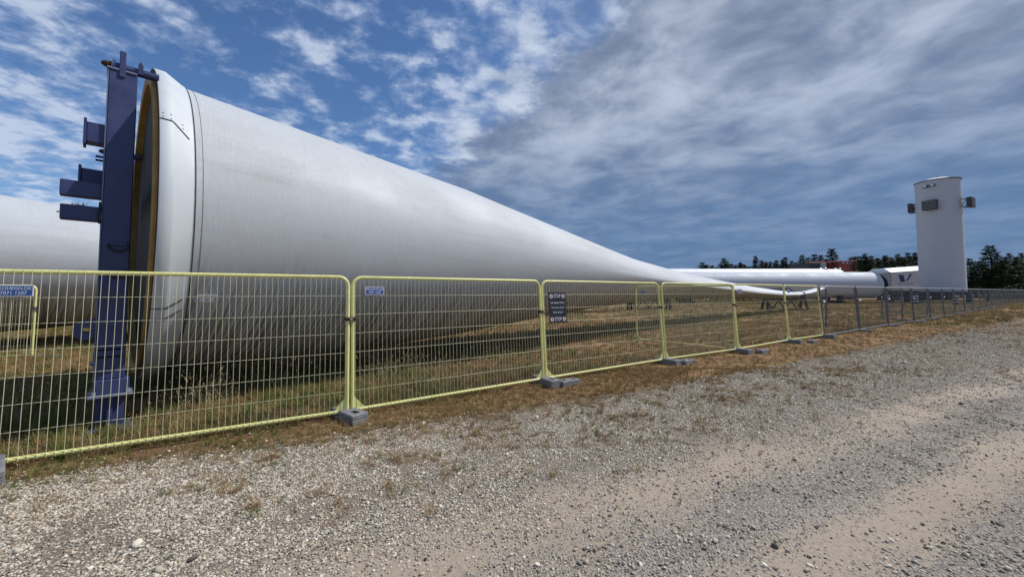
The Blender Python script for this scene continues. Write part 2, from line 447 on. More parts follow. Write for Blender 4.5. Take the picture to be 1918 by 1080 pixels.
# ------------------------------------------------------------------ mesh helpers
class MB:
    def __init__(self):
        self.v, self.f, self.uv = [], [], None

    def add(self, vs, fs):
        o = len(self.v)
        self.v += [tuple(p) for p in vs]
        self.f += [tuple(i + o for i in q) for q in fs]
        return self

    def box(self, c, d, ax=None, bev=0.0):
        """centre c, full size d, optional 3 axis vectors; bev cuts the edges"""
        c = Vector(c)
        X, Y, Z = ax if ax else (Vector((1, 0, 0)), Vector((0, 1, 0)), Vector((0, 0, 1)))
        h = [q / 2 for q in d]
        if bev <= 0:
            vs = [c + X * (sx * h[0]) + Y * (sy * h[1]) + Z * (sz * h[2]) for sz in (-1, 1) for sy in (-1, 1) for sx in (-1, 1)]
            fs = [(0, 2, 3, 1), (4, 5, 7, 6), (0, 1, 5, 4), (2, 6, 7, 3), (0, 4, 6, 2), (1, 3, 7, 5)]
            return self.add(vs, fs)
        b = min(bev, *[q * 0.45 for q in h])
        # bevelled box: 24 vertices
        idx, vs = {}, []
        for sx in (-1, 1):
            for sy in (-1, 1):
                for sz in (-1, 1):
                    for a in range(3):
                        q = [sx * (h[0] - b), sy * (h[1] - b), sz * (h[2] - b)]
                        q[a] = (sx, sy, sz)[a] * h[a]
                        idx[(sx, sy, sz, a)] = len(vs)
                        vs.append(c + X * q[0] + Y * q[1] + Z * q[2])
        fs = []
        for a in range(3):
            o1, o2 = [i for i in range(3) if i != a]
            for s in (-1, 1):
                q = []
                for (p1, p2) in ((-1, -1), (1, -1), (1, 1), (-1, 1)):
                    sg = [0, 0, 0]
                    sg[a], sg[o1], sg[o2] = s, p1, p2
                    q.append(idx[(*sg, a)])
                fs.append(q)
        for a in range(3):                     # edges along axis a
            o1, o2 = [i for i in range(3) if i != a]
            for p1 in (-1, 1):
                for p2 in (-1, 1):
                    q = []
                    for s, w in ((-1, o1), (1, o1), (1, o2), (-1, o2)):
                        sg = [0, 0, 0]
                        sg[a], sg[o1], sg[o2] = s, p1, p2
                        q.append(idx[(*sg, w)])
                    fs.append(q)
        for sx in (-1, 1):
            for sy in (-1, 1):
                for sz in (-1, 1):
                    fs.append([idx[(sx, sy, sz, a)] for a in range(3)])
        return self.add(vs, fs)

    def tube(self, pts, r, n=8, cap=True, closed=False):
        pts = [Vector(p) for p in pts]
        rs = r if isinstance(r, (list, tuple)) else [r] * len(pts)
        N = len(pts)
        up = None
        vs = []
        for i, p in enumerate(pts):
            if closed:
                d = pts[(i + 1) % N] - pts[i - 1]
            else:
                d = pts[min(i + 1, N - 1)] - pts[max(i - 1, 0)]
            d.normalize()
            if up is None:
                up = Vector((0, 0, 1)) if abs(d.z) < 0.9 else Vector((1, 0, 0))
            a = d.cross(up)
            if a.length < 1e-5:
                a = d.orthogonal()
            a.normalize()
            up = a.cross(d).normalized()
            for j in range(n):
                t = 2 * math.pi * j / n
                vs.append(p + (a * math.cos(t) + up * math.sin(t)) * rs[i])
        fs = []
        for i in range(N if closed else N - 1):
            for j in range(n):
                k2 = (i + 1) % N
                fs.append((i * n + j, i * n + (j + 1) % n, k2 * n + (j + 1) % n, k2 * n + j))
        if cap and not closed:
            fs.append(tuple(range(n - 1, -1, -1)))
            fs.append(tuple((N - 1) * n + j for j in range(n)))
        return self.add(vs, fs)

    def beam(self, a, b, w, h, bev=0.0):
        """rectangular bar from a to b"""
        a, b = Vector(a), Vector(b)
        d = b - a
        X = d.normalized()
        up = Vector((0, 0, 1)) if abs(X.z) < 0.95 else Vector((0, 1, 0))
        Y = up.cross(X).normalized()
        Z = X.cross(Y)
        return self.box((a + b) / 2, (d.length, w, h), (X, Y, Z), bev)

    def prism(self, poly, ax, depth):
        """poly: 2D points in the plane (o, X, Y); extruded by depth along Z = X x Y"""
        o, X, Y = ax
        o, X, Y = Vector(o), Vector(X), Vector(Y)
        Z = X.cross(Y).normalized()
        n = len(poly)
        vs = [o + X * p[0] + Y * p[1] for p in poly] + [o + X * p[0] + Y * p[1] + Z * depth for p in poly]
        fs = [tuple(range(n - 1, -1, -1)), tuple(range(n, 2 * n))]
        fs += [(i, (i + 1) % n, n + (i + 1) % n, n + i) for i in range(n)]
        return self.add(vs, fs)

    def lathe(self, prof, o, A, n=64, closed=False):
        """prof: (t along A, radius) list"""
        o, A = Vector(o), Vector(A).normalized()
        X = A.orthogonal().normalized()
        Y = A.cross(X)
        vs = []
        for t, r in prof:
            for j in range(n):
                a = 2 * math.pi * j / n
                vs.append(o + A * t + (X * math.cos(a) + Y * math.sin(a)) * r)
        m = len(prof)
        fs = []
        for i in range(m if closed else m - 1):
            for j in range(n):
                q = (i + 1) % m
                fs.append((i * n + j, i * n + (j + 1) % n, q * n + (j + 1) % n, q * n + j))
        return self.add(vs, fs)

    def mesh(self, name, m, smooth=False):
        me = bpy.data.meshes.new(name)
        me.from_pydata(self.v, [], self.f)
        if m:
            me.materials.append(MATS[m])
        me.update()
        if smooth:
            me.shade_smooth()
            me.set_sharp_from_angle(angle=R(38)) if hasattr(me, 'set_sharp_from_angle') else None
        return me

    def build(self, name, m, parent=None, smooth=False, kind=None):
        return link(name, self.mesh(name, m, smooth), parent, kind)


def link(name, me, parent=None, kind=None):
    o = bpy.data.objects.new(name, me)
    COL.objects.link(o)
    if parent:
        o.parent = parent
    if kind:
        o['kind'] = kind
    return o


def tag(o, label, cat, group=None):
    o['label'] = label
    o['category'] = cat
    if group:
        o['group'] = group
    return o


def thing(name, label, cat, loc=(0, 0, 0), rot=(0, 0, 0), group=None):
    o = bpy.data.objects.new(name, None)
    COL.objects.link(o)
    o.empty_display_size = 0.2
    o.location = loc
    o.rotation_euler = rot
    return tag(o, label, cat, group)


def copy_tree(o, parent=None):
    c = o.copy()
    COL.objects.link(c)
    if parent:
        c.parent = parent
    for ch in list(o.children):
        copy_tree(ch, c)
    return c


def text_mesh(s, size, m, sx=1.0, depth=0.0, align='CENTER'):
    cu = bpy.data.curves.new('lettering', 'FONT')
    cu.body = s
    cu.size = size
    cu.align_x = align
    cu.align_y = 'CENTER'
    cu.extrude = depth
    cu.resolution_u = 2
    o = bpy.data.objects.new('lettering', cu)
    COL.objects.link(o)
    dg = bpy.context.evaluated_depsgraph_get()
    me = bpy.data.meshes.new_from_object(o.evaluated_get(dg))
    bpy.data.objects.remove(o)
    bpy.data.curves.remove(cu)
    me.materials.clear()
    me.materials.append(MATS[m])
    for v in me.vertices:
        v.co.x *= sx
    me.name = 'lettering'
    return me


# ------------------------------------------------------------------ value noise for the scatter masks
def vnoise(x, y, scale, seed=0, octaves=4):
    out = np.zeros_like(x, dtype=float)
    amp, tot = 1.0, 0.0
    for o in range(octaves):
        g = np.random.default_rng(seed * 17 + o).random((256, 256))
        fx, fy = x * scale + 31.7 * o, y * scale + 11.3 * o
        ix, iy = np.floor(fx).astype(int), np.floor(fy).astype(int)
        tx, ty = fx - ix, fy - iy
        tx, ty = tx * tx * (3 - 2 * tx), ty * ty * (3 - 2 * ty)
        a, b_ = g[ix % 256, iy % 256], g[(ix + 1) % 256, iy % 256]
        c, d = g[ix % 256, (iy + 1) % 256], g[(ix + 1) % 256, (iy + 1) % 256]
        out += amp * ((a * (1 - tx) + b_ * tx) * (1 - ty) + (c * (1 - tx) + d * tx) * ty)
        tot += amp
        amp *= 0.55
        scale *= 2.1
    return out / tot


def smooth(v, a, b_):
    t = np.clip((v - a) / (b_ - a), 0, 1)
    return t * t * (3 - 2 * t)


def edge_w(l):
    """where the gravel gives way to growth, across-track coordinate"""
    return np.interp(l, [-60, -3, 5, 15, 46, 160, 400], [-4.95, -5.2, -5.12, -5.85, -8.7, -20.5, -46.0])


def ground_h(x, y):
    """gentle wheel ruts and unevenness of the gravel"""
    w = x * RN[0] + y * RN[1]
    h = 0.022 * (vnoise(x, y, 0.8, 3) - 0.5) + 0.018 * (vnoise(x, y, 3.1, 4) - 0.5)
    for c, s_, a in ((-2.75, 0.35, -0.022), (-1.9, 0.18, 0.018), (-1.45, 0.22, -0.02), (-0.9, 0.3, 0.014), (0.6, 0.35, -0.02)):
        h += a * np.exp(-((w - c) / s_) ** 2)
    return h


# ------------------------------------------------------------------ ground
def grid_mesh(name, us, vs, fn, m):
    U, V = np.meshgrid(us, vs, indexing='ij')
    P = fn(U, V).reshape(-1, 3)
    nu, nv = len(us), len(vs)
    i = np.arange((nu - 1) * (nv - 1))
    a = (i // (nv - 1)) * nv + i % (nv - 1)
    F = np.stack([a, a + nv, a + nv + 1, a + 1], 1)
    me = bpy.data.meshes.new(name)
    me.vertices.add(len(P))
    me.vertices.foreach_set('co', P.ravel())
    me.loops.add(F.size)
    me.loops.foreach_set('vertex_index', F.ravel())
    me.polygons.add(len(F))
    me.polygons.foreach_set('loop_start', np.arange(0, F.size, 4))
    me.polygons.foreach_set('loop_total', np.full(len(F), 4))
    me.update(calc_edges=True)
    me.validate()
    me.materials.append(MATS[m])
    me.shade_smooth()
    return me


def axis_steps(lo, hi, near, far, centre=0.0, growth=1.12):
    r, s, x = [centre], near, centre
    while x < hi:
        x += s
        s = min(s * growth, far)
        r.append(min(x, hi))
    s, x, lft = near, centre, []
    while x > lo:
        x -= s
        s = min(s * growth, far)
        lft.append(max(x, lo))
    return np.array(lft[::-1] + r)


def field_fn(U, V):
    z = 0.05 * (vnoise(U, V, 0.25, 8) - 0.5) + 0.035 * (vnoise(U, V, 1.4, 9) - 0.5)
    w = U * RN[0] + V * RN[1]
    l = U * RD[0] + V * RD[1]
    z = z * smooth(edge_w(l) - w, -0.2, 1.2)
    z = z - 0.12 * smooth(w - edge_w(l), 0.3, 1.5)
    return np.stack([U, V, z], -1)


g = link('ground', grid_mesh('ground', axis_steps(-900, 1500, 0.22, 60, 2.0, 1.05), axis_steps(-300, 1500, 0.22, 60, 8.0, 1.05), field_fn, 'field'), kind='structure')


def track_fn(L, T):
    we = edge_w(L)
    w = (we - 0.55) + T * (14.0 - we)
    X = L * RD[0] + w * RN[0]
    Y = L * RD[1] + w * RN[1]
    z = ground_h(X, Y) + 0.012
    z -= 0.10 * smooth(we - w, 0.1, 0.55)
    return np.stack([X, Y, z], -1)


tl = axis_steps(-30, 380, 0.10, 8, 2.0, 1.02)
tt = np.concatenate([np.linspace(0, 0.62, 170), np.linspace(0.63, 1, 18)])
link('gravel_track', grid_mesh('gravel_track', tl, tt, track_fn, 'gravel'), kind='structure')

# ------------------------------------------------------------------ the blade
BC = Vector((-6.06, 6.38, 0))
BA = Vector((0.687, 0.727, 0)).normalized()
BN = Vector((BA.y, -BA.x, 0))          # towards the camera side
UPV = Vector((0, 0, 1))
K_ = np.array([0., .36, 3, 6, 10, 15, 20, 26, 32, 38, 42., 45, 48, 50.5, 52.0, 52.4])
K_B = np.array([2.45, 2.28, 2.22, 2.15, 2.0, 1.72, 1.48, 1.27, 1.0, .75, .55, .50, .42, .32, .14, .02])
K_Q = np.array([0, 0, 0, 0, .1, .3, .5, .6, .6, .6, .6, .6, .6, .6, .5, .2])
K_U = np.array([5.2, 5.12, 4.87, 4.57, 3.99, 3.25, 2.82, 2.44, 2.09, 1.81, 1.66, 1.72, 1.97, 2.24, 2.34, 2.30])
K_D = np.array([0.45, 0.44, 0.42, 0.56, 0.89, 1.20, 1.35, 1.30, 1.23, 1.16, 1.26, 1.44, 1.62, 1.93, 2.22, 2.28])
K_C = np.array([2.82, 2.82, 2.76, 2.68, 2.48, 2.25, 2.02, 1.78, 1.56, 1.40, 1.42, 1.56, 1.80, 2.10, 2.28, 2.29])


def blade_lat(t):
    return 3.079 * (t / 42.84) ** 2


def blade_point(t, ph):
    up, dn, cr = np.interp(t, K_, K_U), np.interp(t, K_, K_D), np.interp(t, K_, K_C)
    b_, q = np.interp(t, K_, K_B), np.interp(t, K_, K_Q)
    s = math.sin(ph)
    z = math.copysign(abs(s) ** (1 + q), s)
    h = cr + z * (up - cr) if s > 0 else cr + z * (cr - dn)
    p = BA * t + BN * (blade_lat(t) + b_ * math.cos(ph))
    return Vector((p.x, p.y, h)), (h - dn) / max(up - dn, 1e-3)


def loft(ts, nph, m, name, parent):
    vs, fs, uvs = [], [], []
    for t in ts:
        for j in range(nph):
            p, v = blade_point(t, 2 * math.pi * j / nph)
            vs.append(p)
            uvs.append((t, v))
    for i in range(len(ts) - 1):
        for j in range(nph):
            fs.append((i * nph + j, i * nph + (j + 1) % nph, (i + 1) * nph + (j + 1) % nph, (i + 1) * nph + j))
    fs.append(tuple((len(ts) - 1) * nph + j for j in range(nph)))
    me = bpy.data.meshes.new(name)
    me.from_pydata([tuple(v) for v in vs], [], fs)
    uvl = me.uv_layers.new(name='UVMap')
    for lp in me.loops:
        uvl.data[lp.index].uv = uvs[lp.vertex_index]
    me.materials.append(MATS[m])
    me.shade_smooth()
    return link(name, me, parent)


blade = thing('turbine_blade', 'huge weathered white turbine blade running from the blue frame rightwards behind the yellow fence', 'turbine blade', BC)
ZC = Vector((0, 0, 2.82))
ts = list(np.concatenate([np.linspace(0.36, 6, 26), np.linspace(6.3, 42, 84), np.linspace(42.4, 52.4, 40)]))
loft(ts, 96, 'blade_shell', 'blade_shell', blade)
MB().lathe([(0.0, 2.37), (0.0, 2.445), (0.015, 2.455), (0.135, 2.45), (0.15, 2.44), (0.335, 2.325), (0.355, 2.32), (0.355, 2.20)], ZC, BA, 128).build('root_collar', 'collar_white', blade, True)
MB().lathe([(-0.004, 2.372), (-0.004, 2.443), (0.004, 2.448)], ZC, BA, 128).build('collar_edge', 'rust', blade)
MB().lathe([(0.01, 2.37), (-0.035, 2.365), (-0.045, 2.355), (-0.045, 2.225), (-0.035, 2.21), (0.10, 2.205)], ZC, BA, 128).build('root_lip', 'ochre_core', blade, True)
MB().lathe([(0.05, 2.212), (0.05, 0.02)], ZC, BA, 96).build('root_cover', 'cover_grey', blade)
for a0, r0 in ((-0.50, 1.75), (0.28, 1.9), (-1.05, 1.75), (-0.66, 1.98)):
    p = ZC + BA * 0.03 + (BN * math.cos(a0) + UPV * math.sin(a0)) * r0
    MB().lathe([(0, 0.001), (0, 0.10), (0.05, 0.10)], p, BA, 14).build('cover_plug', 'black_rubber', blade)  # black discs drawn for the dark of holes in the cover


def shell_ring(t0, t1, lift, m):
    vs, fs, n = [], [], 128
    for t, l in ((t0, -0.01), (t0, lift), (t1, lift), (t1, -0.01)):
        for j in range(n):
            ph = 2 * math.pi * j / n
            p, _ = blade_point(t, ph)
            vs.append(p + (BN * math.cos(ph) + UPV * math.sin(ph)) * l)
    for i in range(3):
        for j in range(n):
            fs.append((i * n + j, i * n + (j + 1) % n, (i + 1) * n + (j + 1) % n, (i + 1) * n + j))
    MB().add(vs, fs).build('seam_strip', m, blade, True)


shell_ring(0.372, 0.384, 0.004, 'dark_steel')
shell_ring(0.455, 0.461, 0.003, 'rim_grey')


def collar_pt(t, ph, lift=0.006):
    r = np.interp(t, [0, 0.015, 0.135, 0.15, 0.335, 0.4], [2.445, 2.455, 2.45, 2.44, 2.325, 2.31]) + lift
    return ZC + BA * float(t) + (BN * math.cos(ph) + UPV * math.sin(ph)) * float(r)


for ph0, dph in ((0.475, -0.07), (-0.555, 0.03), (-0.625, 0.03)):
    pts = [collar_pt(t, ph0 + dph * max(0, (t - 0.13)) / 0.2) for t in np.linspace(0.006, 0.31, 14)]
    MB().tube(pts, 0.006, 5).build('collar_joint', 'black_rubber', blade)
for ph0 in (0.52, 0.49):
    for t in (0.04, 0.12, 0.24):
        p = collar_pt(t, ph0 - 0.25 * max(0, t - 0.13), 0.0)
        nrm = (p - ZC - BA * t).normalized()
        MB().tube([p - nrm * 0.01, p + nrm * 0.006], 0.0065, 7).build('collar_bolt', 'dark_steel', blade)
# identification labels on the shell
for (t, ph, w_, h_, txt, sz) in ((0.575, -0.495, 0.22, 0.032, 'TN-K 4.GM', 0.030), (0.555, -0.522, 0.22, 0.062, 'NGR', 0.030)):
    p, _ = blade_point(t, ph)
    q, _ = blade_point(t, ph + 0.02)
    upt = (q - p).normalized()
    nrm = BA.cross(upt)
    nrm = nrm if nrm.dot(BN) > 0 else -nrm
    o = MB().box((0, 0, 0), (w_, h_, 0.004)).build('label_plate', 'white_print', blade)
    M = Matrix((BA, nrm.cross(BA), nrm)).transposed().to_4x4()
    o.matrix_local = Matrix.Translation(p + nrm * 0.008) @ M
    tx = link('lettering', text_mesh(txt, sz, 'sign_black', 0.9), o)
    tx.location = (0.015, 0, 0.0035)
    for q in range(3) if h_ > 0.05 else ():
        MB().box((-0.08, -0.016 + q * 0.016, 0.0028), (0.045, 0.008, 0.0015)).build('printed_bar', 'logo_blue', o)

# ------------------------------------------------------------------ blue root frame
frame = thing('root_transport_frame', 'tall dark blue steel transport frame bolted to the open root of the near turbine blade', 'steel frame', BC)
XA, YA, ZA = BA, BN, UPV
AXES = (BA, -BN, UPV)


def fp(a, n_, z):
    p = BA * a + BN * n_
    return Vector((p.x, p.y, z))


def frame_post(n_):
    m = MB().box(fp(-0.325, n_, 2.62), (0.27, 0.26, 3.94), AXES, 0.012)
    o = m.build('post', 'blue_steel', frame)
    MB().box(fp(-0.463, n_ + 0.127, 2.62), (0.012, 0.012, 3.9), AXES).build('lit_edge', 'blue_lit', o)  # thin lit strip painted along the post's outer edge
    MB().box(fp(-0.335, n_, 4.60), (0.28, 0.29, 0.022), AXES).build('post_cap', 'blue_lit', o)
    # stepped foot
    MB().box(fp(-0.31, n_, 0.56), (0.33, 0.31, 0.18), AXES, 0.01).build('foot_collar', 'blue_steel', o)
    MB().box(fp(-0.31, n_, 0.455), (0.40, 0.38, 0.03), AXES).build('foot_plate', 'blue_lit', o)
    MB().box(fp(-0.31, n_, 0.24), (0.26, 0.05, 0.40), AXES).box(fp(-0.31, n_, 0.24), (0.05, 0.24, 0.40), AXES).build('foot_web', 'blue_steel', o)
    MB().box(fp(-0.31, n_, 0.022), (0.46, 0.42, 0.035), AXES).build('base_plate', 'blue_steel', o)
    for da in (-0.15, 0.15):
        for dn in (-0.15, 0.15):
            p = fp(-0.31 + da, n_ + dn, 0.47)
            MB().tube([p, p + Vector((0, 0, 0.045))], 0.022, 6).build('foot_bolt', 'galvanised', o)
    return o


NP = 1.58
post_a = frame_post(NP)
post_b = frame_post(-NP)
for dz in (0.93, 1.02):
    MB().box(fp(-0.335, NP + 0.133, dz), (0.24, 0.008, 0.022), AXES).build('slot', 'black_rubber', post_a)
for z, hh in ((3.30, 0.22), (1.10, 0.22)):
    MB().box(fp(-0.31, 0.0, z), (0.22, 2 * NP - 0.28, hh), AXES, 0.01).build('cross_beam', 'blue_steel', frame)
# pins at the post tops into the root
for n_, pz in ((NP, 4.66), (-NP, 4.30)):
    pa, pb = fp(-0.43, n_ + 0.06, pz), fp(0.02, n_ + 0.06, pz)
    pin = MB().tube([pa, pb], 0.052, 12).build('top_pin', 'blue_steel', frame, True)
    MB().tube([pa - BA * 0.10, pa - BA * 0.06, pa - BA * 0.005], [0.018, 0.040, 0.046], 10).build('pin_end', 'rust', pin, True)
    MB().lathe([(0, 0.05), (0, 0.075), (0.03, 0.075), (0.03, 0.05)], pa + BA * 0.0, BA, 14).build('pin_nut', 'blue_steel', pin)
    MB().box(fp(-0.335, n_ + 0.135, pz + 0.02), (0.06, 0.03, 0.34), AXES, 0.006).build('pin_lug', 'blue_steel', frame)
    MB().prism([(0, 0), (0.05, 0), (0.05, 0.12), (0.02, 0.17), (0, 0.12)], (fp(-0.19, n_ + 0.10, pz - 0.04), BA, UPV), 0.03).build('pin_hook', 'blue_steel', frame)
# stub arms reaching out from the root side


def arm(n_, z, ln, w_, h_, plate):
    a0 = -0.46
    o = MB().box(fp(a0 - ln / 2, n_, z), (ln, w_, h_), AXES, 0.008).build('stub_arm', 'blue_steel', frame)
    if plate:
        MB().box(fp(a0 - ln - 0.012, n_, z), (0.026, w_ + 0.05, h_ + 0.07), AXES, 0.004).build('end_plate', 'blue_steel', o)
    return o


arm(NP, 3.73, 0.165, 0.20, 0.25, True)
arm(NP - 0.34, 3.24, 0.20, 0.18, 0.20, True)
arm(NP - 0.02, 3.01, 0.36, 0.16, 0.19, False)
arm(NP - 0.02, 2.715, 0.35, 0.16, 0.18, False)
MB().box(fp(-0.36, NP - 0.30, 2.6), (0.16, 0.12, 2.6), AXES, 0.008).build('inner_rail', 'blue_steel', frame)
for q in range(2):
    p = fp(-0.45, NP - 0.26, 3.52 - q * 0.05)
    MB().tube([p, p - BA * 0.09], 0.014, 7).build('arm_bolt', 'dark_steel', frame)
# lifting D-rings on the near face
for z in (2.30, 1.96):
    o = MB().box(fp(-0.30, NP + 0.142, z + 0.05), (0.16, 0.03, 0.05), AXES, 0.005).build('ring_lug', 'blue_steel', frame)
    pts = [fp(-0.30, NP + 0.162, z) + BA * (0.095 * math.cos(a)) + UPV * (0.085 * math.sin(a)) + UPV * 0.04 for a in np.linspace(math.pi, 2 * math.pi, 12)]
    MB().tube(pts, 0.011, 6).build('lifting_ring', 'dark_steel', o)
# round lug plates low on the root side
for dn in (NP + 0.08, NP - 0.18):
    o0 = fp(-0.545, dn, 1.27)
    lug = MB()
    ring, hole = [], []
    n = 28
    vs, fs = [], []
    for j in range(n):
        a = 2 * math.pi * j / n
        for rr, th in ((0.115, 0), (0.032, 0), (0.115, 0.03), (0.032, 0.03)):
            vs.append(o0 + BA * (rr * math.cos(a)) + UPV * (rr * math.sin(a)) + BN * th)
    for j in range(n):
        i0, i1 = j * 4, ((j + 1) % n) * 4
        fs += [(i0, i1, i1 + 1, i0 + 1), (i0 + 2, i0 + 3, i1 + 3, i1 + 2), (i0, i0 + 2, i1 + 2, i1), (i0 + 1, i1 + 1, i1 + 3, i0 + 3)]
    lug.add(vs, fs)
    lug.box(fp(-0.465, dn + 0.015, 1.29), (0.10, 0.028, 0.22), AXES)
    lug.build('lug_plate', 'blue_steel', frame)
# shackle hanging on the post
MB().tube([fp(-0.475, NP + 0.12, 2.86 - 0.09 * q) + BN * (0.012 * (q % 2)) for q in range(4)], 0.016, 6).build('shackle', 'dark_steel', frame)

# second blade and its frame, further back on the left
SH2 = Vector((-13.1, 1.8, 0))
blade2 = copy_tree(blade)
blade2.location = BC + SH2
tag(blade2, 'second white turbine blade lying further back at the left edge, behind the blue frame', 'turbine blade')
frame2 = copy_tree(frame)
frame2.location = BC + SH2
tag(frame2, 'blue steel root frame of the farther turbine blade, out beyond the left edge', 'steel frame')


# ------------------------------------------------------------------ trestles under the blade tips
def trestle(label, loc, rz, bracket):
    t = thing('blade_trestle', label, 'trestle', loc, (0, 0, rz), 'trestles under the blade tips')
    Lh, H = 1.9, 0.98
    for sx in (-1, 1):
        for sy in (-1, 1):
            MB().beam((sx * Lh, sy * 0.42, 0), (sx * (Lh - 0.06), sy * 0.20, H), 0.20, 0.14, 0.01).build('leg', 'navy_steel', t)
        MB().box((sx * Lh, 0, 0.03), (0.3, 1.1, 0.06)).build('foot_beam', 'navy_steel', t)
    MB().box((0, 0, H + 0.06), (2 * Lh + 0.2, 0.42, 0.14), None, 0.01).build('top_beam', 'dark_steel', t)
    MB().box((0, 0, 0.16), (2 * Lh - 0.2, 0.12, 0.08)).build('bottom_beam', 'navy_steel', t)
    xs = np.linspace(-Lh + 0.15, Lh - 0.15, 7)
    for i in range(6):
        z0, z1 = (0.92, 0.20) if i % 2 == 0 else (0.20, 0.92)
        MB().beam((xs[i], 0, z0), (xs[i + 1], 0, z1), 0.08, 0.08).build('brace', 'navy_steel', t)
    MB().box((-1.1, 0, H + 0.19), (0.9, 0.5, 0.12), None, 0.02).box((0.4, 0, H + 0.17), (1.4, 0.5, 0.08), None, 0.02).build('pad', 'black_rubber', t)
    if bracket:
        MB().box((1.84, 0, 1.35), (0.26, 0.34, 0.60), None, 0.04).build('upright', 'navy_steel', t)
        poly = [(-1.25, 1.98), (0.9, 2.06), (1.62, 1.60), (1.62, 1.36), (0.95, 1.80), (-1.25, 1.86)]
        MB().prism(poly, (Vector((0, 0.55, 0)), (1, 0, 0), (0, 0, 1)), 0.10).build('clamp_arm', 'blue_steel', t)
    return t


trestle('dark trestle with a truss under the near blade, clamp arm over the blade tip', (24.45, 35.3, 0), R(6), True)
trestle('dark truss trestle seen through the fence below the farther blade, right of the stop sign', (12.75, 36.6, 0), R(6), False)


# ------------------------------------------------------------------ fences
PW, PH = 3.44, 1.85
NV = 54


def rounded_frame(w_, h_, rad, r, n=8):
    pts = []
    for (cx, cz, a0) in ((w_ - rad, h_ - rad, 0), (rad, h_ - rad, 90)):
        for q in range(7):
            a = R(a0 + 15 * q)
            pts.append(Vector((cx + rad * math.cos(a), 0, cz + rad * math.sin(a))))
    pts = [Vector((w_, 0, -0.06)), Vector((w_, 0, 0.4))] + pts + [Vector((0, 0, 0.4)), Vector((0, 0, -0.06))]
    return MB().tube(pts, r, n)


def make_panel(name, label, cat, fmat, wmat, r, wr, individual, tagplate, group, w_=PW):
    t = thing(name, label, cat, (0, 0, 0), (0, 0, 0), group)
    rounded_frame(w_, PH, 0.13, r, 10).build('frame_tube', fmat, t, True)
    MB().tube([(r * 0.6, 0, 0), (w_ - r * 0.6, 0, 0)], r, 10, False).build('bottom_rail', fmat, t, True)
    hz = [PH * i / 7 for i in range(1, 7)]
    hm = MB().tube([(0.02, 0, 0), (w_ - 0.02, 0, 0)], wr, 5, False).mesh('horizontal_wire', wmat)
    for z in hz:
        o = link('horizontal_wire', hm, t)
        o.location = (0, -0.004, z)
    xs = [w_ * (i + 0.5) / NV for i in range(NV)]
    if individual:
        vm = MB().tube([(0, 0, -0.018), (0, 0, PH + 0.016)], wr, 5, True).mesh('vertical_wire', wmat)
        sm = MB().tube([(0, 0, -0.018), (0, 0, PH - 0.04)], wr, 5, True).mesh('vertical_wire', wmat)
        for i, x in enumerate(xs):
            o = link('vertical_wire', sm if (i in (0, 1, NV - 1, NV - 2)) else vm, t)
            o.location = (x, -r - wr * 0.2 if True else 0, 0)
            o.rotation_euler = (0, random.uniform(-0.0015, 0.0015), 0)
    else:
        m = MB()
        for x in xs:
            m.tube([(x, -r * 0.9, 0.0), (x, -r * 0.9, PH - 0.03)], wr * 0.8, 3, False)
        m.build('wire_mesh', wmat, t, kind='stuff')
    for s in (0, 1):
        x0, sg = (0, 1) if s == 0 else (w_, -1)
        MB().prism([(sg * r * 0.8, 0.02), (sg * 0.17, 0.02), (sg * r * 0.8, 0.19)][::sg], (Vector((x0, 0.006, 0)), (1, 0, 0), (0, 0, 1)), 0.012).build('gusset', fmat, t)
    MB().box((w_ + 0.035, -0.004, 1.26), (0.155, 0.07, 0.05), None, 0.012).build('clamp', 'rust', t)
    MB().tube([(w_ + 0.035, -0.05, 1.26), (w_ + 0.035, -0.085, 1.26)], 0.02, 6).build('clamp_bolt', 'galvanised', t)
    if tagplate:
        tg = MB().box((0, 0, 0), (0.27, 0.115, 0.004)).build('tag_plate', 'white_print', t)
        tg.location = (0.30, -r - 0.014, 1.655)
        tg.rotation_euler = (R(90), 0, 0)
        MB().box((0, 0, 0.0028), (0.252, 0.098, 0.002)).build('tag_face', 'tag_blue', tg)
        a = link('lettering', text_mesh('PROHEGN.DK', 0.046, 'white_print', 0.85), tg)
        a.location = (0, 0.022, 0.0045)
        a = link('lettering', text_mesh('7071 1207', 0.050, 'white_print', 0.85), tg)
        a.location = (0.0, -0.025, 0.0045)
    return t


J = [(-5.25, 3.72), (-2.25, 5.52), (0.62, 7.53), (3.72, 9.64), (6.47, 11.33), (9.42, 13.43), (11.76, 14.90)]
YL = ['yellow mesh fence panel nearest the camera, in front of the blue frame at the left',
      'yellow mesh fence panel with small blue tag, directly left of the stop sign panel',
      'yellow mesh fence panel that carries the black stop sign',
      'yellow mesh fence panel directly right of the one with the stop sign',
      'second last yellow mesh fence panel, left of the one before the grey fence',
      'last yellow mesh fence panel, joining the grey fence']
LEAN = R(-3.6)


def set_panel(o, a, b_, w_, gap=0.035, z=0.10, lean=LEAN):
    a, b_ = Vector((*a, 0)), Vector((*b_, 0))
    d = b_ - a
    L = d.length
    d.normalize()
    o.location = a + d * gap + Vector((0, 0, z))
    o.rotation_euler = (lean, 0, math.atan2(d.y, d.x))
    o.scale = ((L - 2 * gap) / w_, 1, 1)


